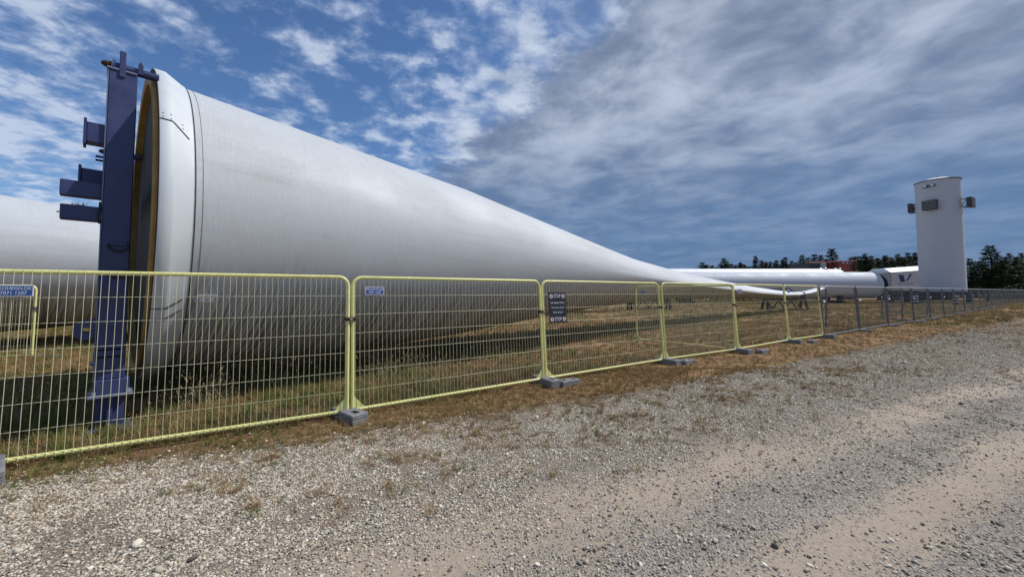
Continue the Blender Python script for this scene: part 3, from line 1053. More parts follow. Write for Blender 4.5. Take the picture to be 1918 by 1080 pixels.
first = make_panel('mesh_fence', YL[0], 'fence', 'yellow_paint', 'yellow_wire', 0.025, 0.0024, True, True, 'yellow fence panels along the gravel')
panels = []
for i in range(6):
    p = first if i == 0 else copy_tree(first)
    p['label'] = YL[i]
    set_panel(p, J[i], J[i + 1], PW, lean=LEAN * (1 + 0.15 * ((i * 7) % 3 - 1)))
    panels.append(p)
    for ch in list(p.children):
        if i in (2, 3) and ch.name.startswith('tag_plate'):
            for c2 in list(ch.children):
                bpy.data.objects.remove(c2)
            bpy.data.objects.remove(ch)
        elif i >= 4 and ch.name.startswith('vertical_wire'):
            ch.scale = (0.45, 0.45, 1)
# stray panels standing behind the line
pb1 = copy_tree(first)
pb1['label'] = 'yellow mesh fence panel standing apart by the farther blade, cut by the left edge'
set_panel(pb1, (-15.9, 9.2), (-12.75, 10.55), PW, z=0.05, lean=R(-1))
pb2 = copy_tree(first)
pb2['label'] = 'yellow mesh fence panel set at an angle behind the line, right of the stop sign'
set_panel(pb2, (4.40, 14.0), (6.55, 11.55), PW, z=0.06, lean=R(1))

# grey fence that carries on to the right
GW = 4.2
gfirst = make_panel('grey_mesh_fence', 'first grey mesh fence panel right of the last yellow one', 'fence', 'galvanised_dull', 'grey_wire', 0.034, 0.0022, False, False, 'grey fence panels along the far gravel', GW)
rail = MB().tube([(0.1, 0, 0), (GW - 0.1, 0, 0)], 0.028, 8, False).build('top_rail', 'galvanised', gfirst, True)
rail.location = (0, -0.016, PH - 0.004)
wt = MB().box((0, 0, 0), (0.20, 0.02, 0.085), None, 0.005).build('white_tag', 'white_print', gfirst)
wt.location = (0.22, -0.05, 1.28)
GJ = [(11.76, 14.90), (15.14, 17.19), (18.75, 19.65), (22.3, 21.85)]
d = Vector((64.07 - 22.3, 50.71 - 21.85))
nseg = 12
GJ += [(22.3 + d.x * i / nseg, 21.85 + d.y * i / nseg) for i in range(1, nseg + 1)]
GJ += [(GJ[-1][0] + 3.5 * i, GJ[-1][1] + 2.35 * i) for i in range(1, 9)]
GLAB = {1: 'second grey mesh fence panel, in front of the blue end of the white tower section',
        2: 'third grey mesh fence panel, ending at the bend below the nacelle',
        3: 'grey mesh fence panel just after the bend, in front of the white tower'}
gl = 'grey mesh fence panel in the long far run towards the right edge'
for i in range(len(GJ) - 1):
    p = gfirst if i == 0 else copy_tree(gfirst)
    if i > 0:
        p['label'] = GLAB.get(i, gl)
        p['group'] = 'grey fence panels along the far gravel' if i in GLAB else 'grey fence panels in the far run'
    else:
        p['group'] = 'grey fence panels along the far gravel'
    set_panel(p, GJ[i], GJ[i + 1], GW, z=0.08, lean=R(-3.2 + (i % 3) * 0.8))
for a, b_, lab in (((18.05, 22.6), (15.3, 19.2), 'grey mesh fence panel set back behind the grey line, beside the blade tip'),
                   ((24.8, 26.4), (22.4, 22.6), 'grey mesh bracing panel standing back from the bend in the fence'),
                   ((31.5, 33.0), (30.4, 28.8), 'grey mesh bracing panel behind the far run, below the white tower')):
    p = copy_tree(gfirst)
    p['label'] = lab
    p['group'] = 'grey bracing panels behind the fence'
    set_panel(p, a, b_, GW, z=0.06, lean=R(-1))


# feet
def make_foot():
    t = thing('concrete_ballast', 'x', 'concrete foot', (0, 0, 0), (0, 0, 0), 'concrete feet under the fence joints')
    m = MB()
    m.box((0, 0, 0.105), (0.62, 0.23, 0.07), None, 0.012)
    for x in (-0.26, 0.0, 0.26):
        m.box((x, 0, 0.035), (0.10, 0.23, 0.076), None, 0.008)
    m.box((0, -0.092, 0.05), (0.60, 0.045, 0.07), None, 0.006).box((0, 0.092, 0.05), (0.60, 0.045, 0.07), None, 0.006)
    m.build('block', 'concrete', t)
    for x in (-0.17, 0.17):
        MB().box((x, 0, 0.1415), (0.13, 0.07, 0.002)).build('socket', 'black_rubber', t)
    return t


foot0 = make_foot()
FL = ['grey concrete fence foot at the left edge below the nearest yellow panel',
      'grey concrete fence foot between the first two yellow panels',
      'grey concrete fence foot below the left post of the stop sign panel',
      'grey concrete fence foot below the right post of the stop sign panel',
      'grey concrete fence foot third joint to the right of the stop sign',
      'grey concrete fence foot before the last yellow panel',
      'grey concrete fence foot where yellow fence meets grey fence']
offs = [(0.34, 0.02), (0.02, -0.06), (0.02, -0.05), (0.02, -0.05), (0.02, -0.05), (0.02, -0.05), (0.02, -0.05)]
yaws = [142, 139, 122, 126, 120, 128, 124]
for i in range(7):
    f = foot0 if i == 0 else copy_tree(foot0)
    f['label'] = FL[i]
    f.location = (J[i][0] + offs[i][0], J[i][1] + offs[i][1], -0.01)
    f.rotation_euler = (R(random.uniform(-2, 2)), R(random.uniform(-2, 2)), R(yaws[i]))
for i, (x, y, yw, lab) in enumerate(((1.06, 7.45, 35, 'grey concrete fence foot lying just right of the stop sign post'),
                                    (4.22, 9.58, 40, 'grey concrete fence foot lying right of the stop sign panel'),
                                    (7.12, 11.25, 35, 'grey concrete fence foot lying in the grass before the second last yellow panel'),
                                    (10.2, 13.4, 35, 'grey concrete fence foot lying before the last yellow panel'))):
    f = copy_tree(foot0)
    f['label'] = lab
    f.location = (x, y, -0.03)
    f.rotation_euler = (0, 0, R(yw))
    f.scale = (0.72, 0.85, 0.9)
f = copy_tree(foot0)
f['label'] = 'concrete fence foot beside the stray yellow panel near the farther blade'
f.location = (-12.45, 10.6, -0.09)
f.rotation_euler = (0, 0, R(10))
for i in range(1, 12):
    f = copy_tree(foot0)
    f['label'] = 'grey concrete foot under the long grey fence'
    f['group'] = 'concrete feet under the grey fence'
    f.location = (GJ[i][0] + 0.05, GJ[i][1] - 0.1, -0.04)
    f.rotation_euler = (0, 0, R(125 + 9 * (i % 3)))

# stop sign
SGW, SGH = 0.44, 0.60
pl = panels[2]
sg = thing('stop_sign', 'black stop sign with white lettering and hand symbols hung on the yellow fence', 'sign')
MB().box((0, 0, 0), (SGW, 0.006, SGH), None, 0.001).build('board', 'sign_black', sg)


def sign_text(s, z, size, sx):
    o = link('lettering', text_mesh(s, size, 'white_print', sx), sg)
    o.location = (0, -0.0045, z)
    o.rotation_euler = (R(90), 0, 0)


sign_text('STOP', 0.222, 0.105, 0.72)
sign_text('STOP', -0.232, 0.105, 0.72)
sign_text('Ingen adgang på pladsen', 0.095, 0.050, 0.74)
sign_text('No access on the pad', 0.0, 0.050, 0.74)
sign_text('Zutritt verboten', -0.095, 0.050, 0.74)


def disc(r, y, x, z, m, name, n=24):
    MB().add([(x + r * math.cos(2 * math.pi * j / n), y, z + r * math.sin(2 * math.pi * j / n)) for j in range(n)], [tuple(range(n))]).build(name, m, sg)


for x in (-0.155, 0.155):
    for z in (0.222, -0.232):
        disc(0.046, -0.0042, x, z, 'sign_red', 'symbol_ring')
        disc(0.038, -0.0052, x, z, 'white_print', 'symbol_disc')
        hm = MB()
        hm.box((x, -0.0062, z - 0.010), (0.026, 0.001, 0.022))
        for q, (dx, ln) in enumerate(((-0.0105, 0.018), (-0.0035, 0.024), (0.0035, 0.024), (0.0105, 0.019))):
            hm.box((x + dx, -0.0062, z + 0.001 + ln / 2), (0.0052, 0.001, ln))
        hm.box((x - 0.018, -0.0062, z - 0.004), (0.010, 0.001, 0.007))
        hm.build('hand_symbol', 'sign_black', sg)
M3 = Matrix.Translation(pl.location) @ Euler(pl.rotation_euler).to_matrix().to_4x4()
sg.matrix_world = M3 @ Matrix.Translation((0.345, -0.040, 1.33))

# ------------------------------------------------------------------ far yard: tower sections
def hsection(label, a, b_, r, zc, cap, pm='section_white'):
    a, b_ = Vector((*a, zc)), Vector((*b_, zc))
    A = (b_ - a)
    L = A.length
    A.normalize()
    t = thing('tower_section', label, 'tower section', (a.x, a.y, 0), (0, 0, 0), 'white tower sections lying in the yard')
    o = Vector((0, 0, zc))
    prof = [(0, r - 0.1), (0, r)] + [(L * q / 8, r) for q in range(1, 9)] + [(L, r - 0.14), (L - 0.4, r - 0.14), (L - 0.4, 0.02)]
    for q in (0.33, 0.66):
        MB().lathe([(L * q, r - 0.01), (L * q, r + 0.006), (L * q + 0.05, r + 0.006), (L * q + 0.05, r - 0.01)], o, A, 72).build('weld_band', 'section_white', t)
    MB().lathe(prof, o, A, 72).build('shell', pm, t, True)
    MB().lathe([(-0.02, r - 0.1), (-0.02, 0.02)], o, A, 48).build('far_cover', 'rim_grey', t)
    if cap:
        MB().lathe([(L + 0.01, r - 0.02), (L + 0.01, r + 0.015), (L + 0.9, r - 0.35), (L + 0.9, r - 0.6)], o, A, 72).build('end_cap', 'navy_steel', t, True)
        MB().lathe([(L + 0.9, r - 0.58), (L + 0.92, 0.02)], o, A, 48).build('end_cover', 'box_dark', t)
    else:
        MB().lathe([(L + 0.005, r - 0.01), (L + 0.05, r + 0.02), (L + 0.13, r + 0.02), (L + 0.15, r - 0.02)], o, A, 72).build('end_flange', 'rim_grey', t, True)
        for q in (-1, 1):
            p = o + A * (L + 0.1) + Vector((0, 0, r - 0.1)) + A.cross(UPV) * q * 0.5
            MB().lathe([(0, 0.03), (0, 0.28), (0.2, 0.28), (0.2, 0.03)], p, A, 14).build('end_roller', 'galvanised', t, True)
    for i, fr in enumerate((0.15, 0.82)):
        p = o + A * (L * fr)
        sd = A.cross(UPV)
        c = MB()
        c.box((p.x, p.y, 0.16), (1.0, 3.2, 0.32), (A, sd, UPV), 0.03)
        for q in (-1, 1):
            c.box((p.x + sd.x * q * 1.1, p.y + sd.y * q * 1.1, 0.62), (0.6, 0.5, 0.95), (A, sd, UPV), 0.03)
        c.build('cradle', 'navy_steel', t)
    return t


hsection('long white tower section lying in the yard with a dark blue end cap', (20.5, 57.0), (52.7, 57.5), 1.92, 2.62, True)
hsection('white tower section lying behind the capped one, its end above the blade tip', (20, 66.5), (52.5, 66.5), 2.15, 3.38, False, 'roof_white')
hsection('rearmost white tower section, end showing right of the other rear one', (26, 72.5), (60.0, 72.5), 2.2, 3.62, False, 'roof_white')

# ------------------------------------------------------------------ upright tower
TX, TY, TR = 66.0, 60.2, 2.50
tw = thing('tower', 'tall round white tower section standing upright with dark boxes near its top', 'tower', (TX, TY, 0))
Z0, Z1 = 1.7, 18.55
MB().lathe([(Z0 + (Z1 - Z0) * q / 8, TR - 0.02 * q / 8) for q in range(9)], (0, 0, 0), UPV, 96).build('shell', 'tower_white', tw, True)
MB().lathe([(Z1, TR + 0.05), (Z1 + 0.17, TR + 0.07), (Z1 + 0.17, TR - 0.05)], (0, 0, 0), UPV, 96).lathe([(Z1, TR - 0.1), (Z1, TR + 0.05)], (0, 0, 0), UPV, 96).build('top_rim', 'rim_grey', tw, True)
MB().lathe([(Z1 + 0.15, TR - 0.04), (Z1 + 0.55, 1.2), (Z1 + 0.75, 0.02)], (0, 0, 0), UPV, 64).build('roof', 'roof_white', tw, True)
MB().tube([(0, 0, Z1 + 0.7), (0, 0, Z1 + 1.05)], 0.08, 8).build('roof_knob', 'galvanised', tw)
vc = Vector((-TX, -TY, 0)).normalized()
a_c = math.atan2(vc.y, vc.x)
for off_, zz, prot in ((-0.30, 15.95, 0.75), (1.32, 16.0, 1.15), (-1.72, 16.2, 0.8), (2.9, 16.0, 0.8)):
    a = a_c + off_
    nv = Vector((math.cos(a), math.sin(a), 0))
    sd = Vector((-nv.y, nv.x, 0))
    bx = MB().box(nv * (TR + prot - 0.30), (0.55, 1.65, 1.45), (nv, sd, UPV), 0.03)
    o = bx.build('wall_box', 'box_dark', tw)
    o.location = (0, 0, zz - 1.2)
    for q in (-0.6, 0.6):
        MB().beam(nv * (TR - 0.05) + sd * q + UPV * 0.6, nv * (TR + prot - 0.5) + sd * q + UPV * 0.6, 0.1, 0.1).beam(
            nv * (TR - 0.05) + sd * q - UPV * 0.6, nv * (TR + prot - 0.5) + sd * q - UPV * 0.6, 0.1, 0.1).beam(
            nv * (TR - 0.02) + sd * q - UPV * 0.6, nv * (TR + prot - 0.5) + sd * q + UPV * 0.5, 0.07, 0.07).build('bracket', 'rim_grey', o)
    for q in range(6):
        MB().box(nv * (TR + prot - 0.018) + UPV * (-0.55 + q * 0.22), (0.03, 1.5, 0.10), (nv, sd, UPV)).build('louvre', 'rim_grey', o)
for off_ in (-0.50, -0.20):
    a = a_c + off_
    nv = Vector((math.cos(a), math.sin(a), 0))
    sd = Vector((-nv.y, nv.x, 0))
    o = MB().box(nv * (TR + 0.12), (0.30, 0.62, 0.34), (nv, sd, UPV), 0.05).build('floodlight', 'box_dark', tw)
    o.location = (0, 0, 17.75)
    MB().box(nv * (TR + 0.285) + UPV * 0.02, (0.02, 0.40, 0.24), (nv, sd, UPV)).build('lens', 'lamp_glass', o)

# blue steel supports under the tower and beside it
for i, (x, y, w_, dpt, h_, lab) in enumerate(((66.0, 60.2, 7.0, 5.6, 1.66, 'dark blue steel support frame below the upright tower'),
                                             (58.6, 59.6, 3.6, 2.2, 1.30, 'dark blue steel crate left of the tower base'),
                                             (75.2, 63.5, 5.2, 2.4, 1.65, 'dark blue steel crate right of the tower base'))):
    t = thing('steel_support', lab, 'steel frame', (x, y, 0), (0, 0, R(40)), 'blue steel supports around the tower')
    for sx in (-1, 1):
        for sy in (-1, 1):
            MB().box((sx * (w_ / 2 - 0.2), sy * (dpt / 2 - 0.2), (h_ - 0.3) / 2), (0.4, 0.4, h_ - 0.3), None, 0.02).build('leg', 'navy_steel', t)
    for sy in (-1, 1):
        MB().box((0, sy * (dpt / 2 - 0.2), h_ - 0.15), (w_, 0.4, 0.3), None, 0.02).build('beam', 'navy_steel', t)
        MB().box((0, sy * (dpt / 2 - 0.25), 0.25), (w_ - 0.9, 0.2, 0.2)).build('low_beam', 'navy_steel', t)
    for sx in (-1, 0, 1):
        MB().box((sx * (w_ / 2 - 0.2), 0, h_ - 0.15), (0.4, dpt - 0.82, 0.28), None, 0.02).build('cross_beam', 'navy_steel', t)
    for q in range(3):
        MB().box((-w_ / 4 + q * w_ / 4, -dpt / 2 + 0.12, 0.2 + 0.32 * q), (w_ / 5, 0.14, 0.35)).build('side_plate', 'blue_steel', t)

# striped bollards
for i, (x, y, lab) in enumerate(((53.1, 51.7, 'black and white striped marker post left of the tower'),
                                 (56.4, 50.0, 'black and white striped marker post right of it, in front of the tower base'))):
    t = thing('marker_post', lab, 'marker post', (x, y, 0), (0, 0, 0), 'striped marker posts')
    MB().lathe([(0, 0.24), (1.28, 0.24), (1.36, 0.16), (1.38, 0.02)], (0, 0, 0), UPV, 16).build('post', 'black_rubber', t, True)
    for q in range(3):
        z = 0.35 + q * 0.34
        MB().lathe([(z, 0.244), (z, 0.252), (z + 0.10, 0.252), (z + 0.10, 0.244)], (0, 0, 0), UPV, 16).build('stripe', 'white_print', t, True)

# nacelle
nc = thing('nacelle', 'grey white wind turbine nacelle with a dark blue V emblem, behind the tower', 'nacelle', (75.2, 75.0, 0), (0, 0, R(5)))
body = [(-5.2, 1.9), (9.0, 1.75), (9.0, 6.2), (-5.2, 5.25)]
vs = []
for (x, z) in body:
    vs.append(Vector((x, -2.0, z)))
for (x, z) in body:
    vs.append(Vector((x, 2.6, z)))
MB().add(vs, [(0, 1, 2, 3), (7, 6, 5, 4), (0, 4, 5, 1), (1, 5, 6, 2), (2, 6, 7, 3), (3, 7, 4, 0)]).build('body', 'nacelle_grey', nc)
MB().add([(-5.3, -2.06, 5.22), (9.1, -2.06, 6.2), (9.1, -0.9, 6.95), (-5.3, -0.9, 5.98), (-5.3, 2.66, 5.22), (9.1, 2.66, 6.2), (9.1, 1.4, 6.95), (-5.3, 1.4, 5.98)],
         [(0, 1, 2, 3), (3, 2, 6, 7), (4, 7, 6, 5), (0, 3, 7, 4), (1, 5, 6, 2)]).build('roof', 'roof_white', nc)
for x in (-2.0, 2.5, 6.0):
    z = 5.98 + (x + 5.3) / 14.4 * 0.97
    MB().box((x, -0.75, z + 0.06), (1.2, 0.25, 0.16), None, 0.03).build('roof_hatch', 'section_white', nc)
MB().lathe([(0, 0.02), (0.0, 0.55), (0.5, 0.45), (0.7, 0.02)], (7.2, 0.2, 7.0), UPV, 16).build('roof_dome', 'nacelle_grey', nc, True)
MB().add([(-9.5, -1.5, 3.4), (-5.25, -1.9, 3.0), (-5.25, -1.9, 5.2), (-9.5, -1.5, 4.9), (-9.5, 2.1, 3.4), (-5.25, 2.5, 3.0), (-5.25, 2.5, 5.2), (-9.5, 2.1, 4.9)],
         [(0, 1, 2, 3), (7, 6, 5, 4), (0, 4, 5, 1), (2, 6, 7, 3), (3, 7, 4, 0), (1, 5, 6, 2)]).build('nose', 'container_grey', nc)
MB().prism([(-3.75, 4.75), (-2.75, 4.75), (-2.45, 3.45), (-3.4, 3.45)], (Vector((0, -2.012, 0)), (1, 0, 0), (0, 0, 1)), 0.012).build('emblem_bar', 'logo_blue', nc)
MB().prism([(-2.25, 3.65), (-1.95, 3.65), (-1.0, 4.95), (-1.4, 4.95)], (Vector((0, -2.012, 0)), (1, 0, 0), (0, 0, 1)), 0.012).build('emblem_stroke', 'logo_blue', nc)
for q, (x, w_) in enumerate(((-3.5, 0.9), (-2.2, 0.75), (-1.2, 1.0))):
    MB().box((x, -2.008, 3.05 + 0.05 * q), (w_, 0.012, 0.10)).build('printed_line', 'logo_blue', nc)
for x in (-3.5, 3.0, 7.5):
    MB().box((x, 0.2, 0.92), (1.0, 3.6, 1.78), None, 0.04).build('cradle', 'navy_steel', nc)

# red lattice boom and the dark container at the back
bm_ = thing('crane_boom', 'red lattice crane boom lying on dark blocks above the tower sections', 'crane boom', (68.0, 84.0, 0), (0, 0, R(3)))
bx0, bx1, z0, z1 = -4.6, 5.4, 5.75, 7.9
for yy in (-0.9, 0.9):
    for zz in (z0, z1):
        MB().tube([(bx0, yy, zz + 0.0), (bx1, yy, zz + 0.28)], 0.11, 6).build('chord', 'boom_red', bm_)
xs = np.linspace(bx0, bx1, 13)
for i in range(12):
    za, zb = (z0, z1) if i % 2 == 0 else (z1, z0)
    for yy in (-0.9, 0.9):
        MB().tube([(xs[i], yy, za + 0.02 * i), (xs[i + 1], yy, zb + 0.02 * i)], 0.07, 5).build('lacing', 'boom_red', bm_)
    MB().tube([(xs[i], -0.9, z1 + 0.02 * i), (xs[i + 1], 0.9, z1 + 0.02 * i)], 0.06, 5).tube([(xs[i], 0.9, z0 + 0.02 * i), (xs[i], 0.9, z1 + 0.02 * i)], 0.06, 5).build('lacing', 'boom_red', bm_)
MB().box((2.5, -0.9, 6.85), (2.6, 0.06, 1.5)).box((-1.5, 0.9, 6.75), (3.6, 0.06, 1.5)).build('boom_plate', 'boom_red', bm_)
for x in (-3.2, 3.8):
    MB().box((x, 0, 2.8), (1.2, 2.6, 5.6), None, 0.05).build('block', 'box_dark', bm_)
ct = thing('container', 'dark stacked container with a light grey end, behind the tower sections', 'container', (61.6, 82.5, 0), (0, 0, R(0)))
MB().box((0, 0, 3.8), (2.3, 5.5, 7.6), None, 0.05).build('body', 'box_dark', ct)
MB().box((1.75, -0.4, 3.75), (1.1, 5.0, 7.5), None, 0.04).build('side_panel', 'container_grey', ct)
for q in range(7):
    MB().box((-1.0 + q * 0.33, -2.77, 3.8), (0.12, 0.06, 7.2)).build('rib', 'box_dark', ct)
# white truck bodies glimpsed behind the right-hand trees
for i, (x, y, w_, lab) in enumerate(((140.0, 112.0, 7.5, 'pale trailer half hidden behind the conifers at the right edge'),
                                     (150.0, 114.0, 9.0, 'white trailer at the very right edge behind the trees'))):
    t = thing('trailer', lab, 'trailer', (x, y, 0), (0, 0, R(-12)), 'trailers parked behind the trees')
    MB().box((0, 0, 2.55), (w_, 2.5, 2.7), None, 0.06).build('box_body', 'section_white', t)
    MB().box((0, 0, 1.05), (w_ - 0.4, 2.1, 0.25)).build('chassis', 'dark_steel', t)
    for sx in (-0.34, 0.22, 0.36):
        for sy in (-1, 1):
            MB().lathe([(0, 0.1), (0, 0.48), (0.28, 0.48), (0.28, 0.1)], (sx * w_, sy * 1.05 - 0.14, 0.48), (0, 1, 0), 18).build('wheel', 'black_rubber', t, True)
# small white cabinet in the yard beyond the trestle
cb = thing('cabinet', 'small pale utility cabinet standing in the field right of the near blade trestle', 'cabinet', (45.6, 60.0, 0), (0, 0, R(15)))
MB().box((0, 0, 0.45), (0.95, 0.5, 0.74), None, 0.02).build('body', 'section_white', cb)
MB().box((0, 0, 0.845), (1.03, 0.58, 0.05), None, 0.01).build('lid', 'container_grey', cb)
MB().box((0, 0, 0.04), (0.9, 0.45, 0.10)).build('plinth', 'concrete', cb)


# ------------------------------------------------------------------ trees
def conifer_meshes(seed, H, wid, dens, ragged):
    rg = np.random.default_rng(seed)
    tr = MB()
    pts = [Vector((0.12 * math.sin(q * 1.3 + seed), 0.1 * math.cos(q + seed), H * q / 7)) for q in range(8)]
    tr.tube(pts, [0.022 * H * (1 - q / 7.4) + 0.015 for q in range(8)], 7)
    V, F = [], []
    z = H * rg.uniform(0.04, 0.08)
    while z < H * 0.99:
        f = z / H
        reach = wid * (1 - f) ** 0.85 * rg.uniform(1 - ragged, 1 + ragged * 0.5) + 0.12
        nb = max(5, int(8 * (1 - f) + 5))
        a0 = rg.uniform(0, 6.28)
        for q in range(nb):
            a = a0 + 6.283 * q / nb + rg.normal() * 0.3
            L = reach * rg.uniform(0.45, 1.2)
            d = np.array([math.cos(a), math.sin(a), 0.0])
            sd = np.array([-d[1], d[0], 0.0])
            droop = rg.uniform(-0.32, 0.06) if f < 0.7 else rg.uniform(0.0, 0.6)
            ns = max(3, int(L * dens))
            for s_ in range(ns):
                u = (s_ + 0.5) / ns
                rr = L * u
                c0 = d * rr + np.array([0, 0, z + droop * rr + 0.16 * rr * u])
                half = 0.30 * L * (1 - u) ** 0.7 + 0.10
                for e in range(4):
                    sg = rg.uniform(-1, 1)
                    c = c0 + sd * sg * half + rg.normal(size=3) * np.array([0.06, 0.06, 0.05])
                    t = d * rg.uniform(0.5, 1.0) + sd * sg * 0.9 + np.array([0, 0, droop * 0.7 - 0.08 + rg.normal() * 0.16])
                    t /= np.linalg.norm(t)
                    b_ = np.cross(t, np.array([0, 0, 1.0]) + rg.normal(size=3) * 0.7)
                    b_ /= np.linalg.norm(b_) + 1e-6
                    ln, wd = rg.uniform(0.22, 0.44) * (1.1 - 0.4 * u), rg.uniform(0.07, 0.13)
                    o = len(V)
                    V += [tuple(c - t * ln * 0.6), tuple(c + b_ * wd), tuple(c + t * ln), tuple(c - b_ * wd)]
                    F.append((o, o + 1, o + 2, o + 3))
        z += H * rg.uniform(0.026, 0.042)
    cr = MB()
    cr.v, cr.f = V, F
    return tr.mesh('trunk', 'bark', True), cr.mesh('crown', 'needles')


KINDS = [conifer_meshes(1, 12, 2.5, 4.2, 0.35), conifer_meshes(2, 12, 3.8, 4.0, 0.30), conifer_meshes(3, 12, 4.8, 3.8, 0.25),
         conifer_meshes(4, 12, 1.9, 4.6, 0.35), conifer_meshes(5, 12, 4.4, 3.8, 0.40)]
TG = 'conifers in the windbreak beyond the yard'


def tree(px, top, Y, kind, label=None, sq=1.0, name='conifer_tree', group=TG):
    H = 1.75 + (545 - top) / 735.0 * Y
    X = (px - 959) / 735.0 * Y
    t = thing(name, label or 'dark conifer in the windbreak behind the lying tower sections', 'tree', (X, Y, -0.05), (0, 0, random.uniform(0, 6.28)), group)
    link('trunk', KINDS[kind][0], t)
    link('crown', KINDS[kind][1], t)
    k_ = H / 12.0
    t.scale = (k_ * sq * 1.3, k_ * sq * 1.3, k_)
    return t


tree(1357, 484, 112, 2, 'broad rounded conifer, leftmost big one above the blade tip', 1.25)
tree(1560, 464, 108, 1, 'tallest conifer left of the container, with a pointed ragged top', 1.1)
tree(1416, 478, 112, 1, 'pointed conifer standing out above its row, right of the broad rounded one', 0.85)
tree(1857, 458, 96, 1, 'tall layered conifer right of the white tower', 1.25)
for px, top, kd, sq in ((1310, 501, 3, 1), (1324, 496, 0, 1), (1333, 498, 3, 1), (1343, 501, 0, 1), (1375, 499, 0, 1), (1387, 490, 3, 1.1), (1394, 493, 3, 1), (1403, 498, 0, 1),
                        (1427, 487, 0, 1.1), (1436, 492, 0, 1), (1444, 489, 0, 1.1), (1456, 486, 3, 1.2), (1466, 485, 3, 1), (1472, 480, 3, 1.1), (1484, 488, 0, 1.1),
                        (1492, 490, 4, 0.8), (1504, 476, 1, 0.9), (1514, 482, 4, 0.8), (1527, 475, 4, 0.9), (1539, 476, 1, 0.9), (1549, 484, 4, 0.8), (1576, 487, 4, 0.8),
                        (1588, 494, 0, 1), (1603, 483, 4, 0.7), (1613, 487, 0, 1), (1622, 474, 0, 1.1), (1634, 478, 4, 0.8), (1646, 482, 4, 0.8), (1660, 477, 1, 0.9),
                        (1672, 481, 4, 0.8), (1684, 474, 1, 0.85), (1694, 480, 4, 0.8), (1703, 472, 4, 0.8), (1716, 472, 4, 0.9), (1730, 474, 4, 0.9)):
    tree(px, top, random.uniform(106, 116), kd, None, sq)
for px, top, kd, sq in ((1365, 502, 4, 1.4), (1415, 500, 4, 1.6), (1450, 500, 4, 1.6), (1475, 498, 4, 1.5), (1520, 492, 4, 1.5), (1550, 492, 4, 1.4), (1590, 499, 4, 1.4), (1625, 492, 4, 1.4),
                        (1665, 490, 4, 1.4), (1700, 486, 4, 1.4), (1340, 506, 4, 1.4)):
    tree(px, top, random.uniform(122, 132), kd, 'conifer in the second row of the windbreak, showing between the front trees', sq, group='conifers in the second row of the windbreak')
for px in range(1316, 1596, 9):
    tree(px, random.uniform(489, 499), random.uniform(134, 142), random.choice((0, 1, 4)), 'conifer in the second row of the windbreak, showing between the front trees', random.uniform(1.0, 1.5), group='conifers in the second row of the windbreak')
for px in range(1598, 1736, 9):
    tree(px, random.uniform(479, 488), random.uniform(134, 142), random.choice((0, 1, 4)), 'conifer in the second row of the windbreak, showing between the front trees', random.uniform(1.0, 1.4), group='conifers in the second row of the windbreak')
for px, top, kd, sq in ((1818, 483, 4, 1.0), (1832, 489, 4, 1.0), (1843, 484, 2, 0.8), (1872, 478, 2, 0.95), (1884, 480, 4, 1.0), (1893, 474, 2, 0.95), (1906, 480, 4, 1.0), (1916, 474, 2, 1.0),
                        (1932, 472, 4, 1.0), (1950, 476, 2, 1.0), (1848, 500, 4, 1.2), (1866, 496, 4, 1.3), (1902, 494, 4, 1.3), (1822, 500, 4, 1.3)):
    tree(px, top, random.uniform(93, 104), kd, 'dark conifer in the dense group right of the white tower', sq, group='conifers right of the tower')


def bush_meshes(seed, r, h, n):
    rg = np.random.default_rng(seed)
    m = MB()
    cl = [(rg.normal() * r * 0.5, rg.normal() * r * 0.35, h * rg.uniform(0.35, 0.8), r * rg.uniform(0.3, 0.55)) for _ in range(9)]
    for _ in range(n):
        c0 = cl[rg.integers(9)]
        dv = rg.normal(size=3)
        dv /= np.linalg.norm(dv)
        c = np.array(c0[:3]) + dv * c0[3] * rg.uniform(0.6, 1.05)
        if c[2] < 0.05:
            continue
        sz = rg.uniform(0.10, 0.22) * (0.5 + 0.25 * h)
        t = rg.normal(size=3)
        t /= np.linalg.norm(t)
        b_ = np.cross(t, rg.normal(size=3))
        b_ /= np.linalg.norm(b_)
        m.add([c - t * sz, c + b_ * sz * .6, c + t * sz, c - b_ * sz * .6], [(0, 1, 2, 3)])
    s_ = MB()
    for q in range(5):
        x, y = rg.normal(size=2) * r * 0.15
        s_.tube([(x, y, 0), (x * 2.2, y * 2.2, h * 0.3), (x * 3.5, y * 3.5, h * 0.62)], [0.07, 0.05, 0.02], 5)
    return s_.mesh('stems', 'bark'), m.mesh('crown', 'leaves')


BUSH = [bush_meshes(1, 2.4, 2.2, 1500), bush_meshes(2, 2.0, 1.5, 1200)]


def bush(x, y, kd, sc, label, group):
    t = thing('shrub', label, 'shrub', (x, y, -0.03), (0, 0, random.uniform(0, 6)), group)
    link('stems', BUSH[kd][0], t)
    link('crown', BUSH[kd][1], t)
    t.scale = (sc, sc, sc)


for i, (px, Y, sc) in enumerate(((1262, 135, 2.9), (1272, 140, 3.2), (1284, 138, 3.1), (1296, 140, 3.0), (1306, 132, 2.7))):
    bush((px - 959) / 735 * Y, Y, 0, sc, 'green leafy tree far behind, over the blade left of the conifers', 'leafy trees far left of the conifers')
for i, px in enumerate(range(1150, 1480, 17)):
    Y = 82 + 6 * math.sin(i * 2.1)
    bush((px - 959) / 735 * Y, Y, 1, random.uniform(0.75, 1.1), 'low green shrub along the far edge of the field, seen under the blade', 'shrubs along the far edge of the field')
for i, px in enumerate((1850, 1864, 1880, 1900, 1913)):
    bush((px - 959) / 735 * 84, 84, 1, 0.9, 'low olive shrub under the conifers at the right edge', 'shrubs under the right conifers')
for i, px in enumerate(range(-40, 180, 26)):
    Y = 60 + 5 * math.sin(i)
    bush((px - 959) / 735 * Y, Y, 1, 1.0, 'low green shrub far beyond the farther blade on the left', 'shrubs far on the left')


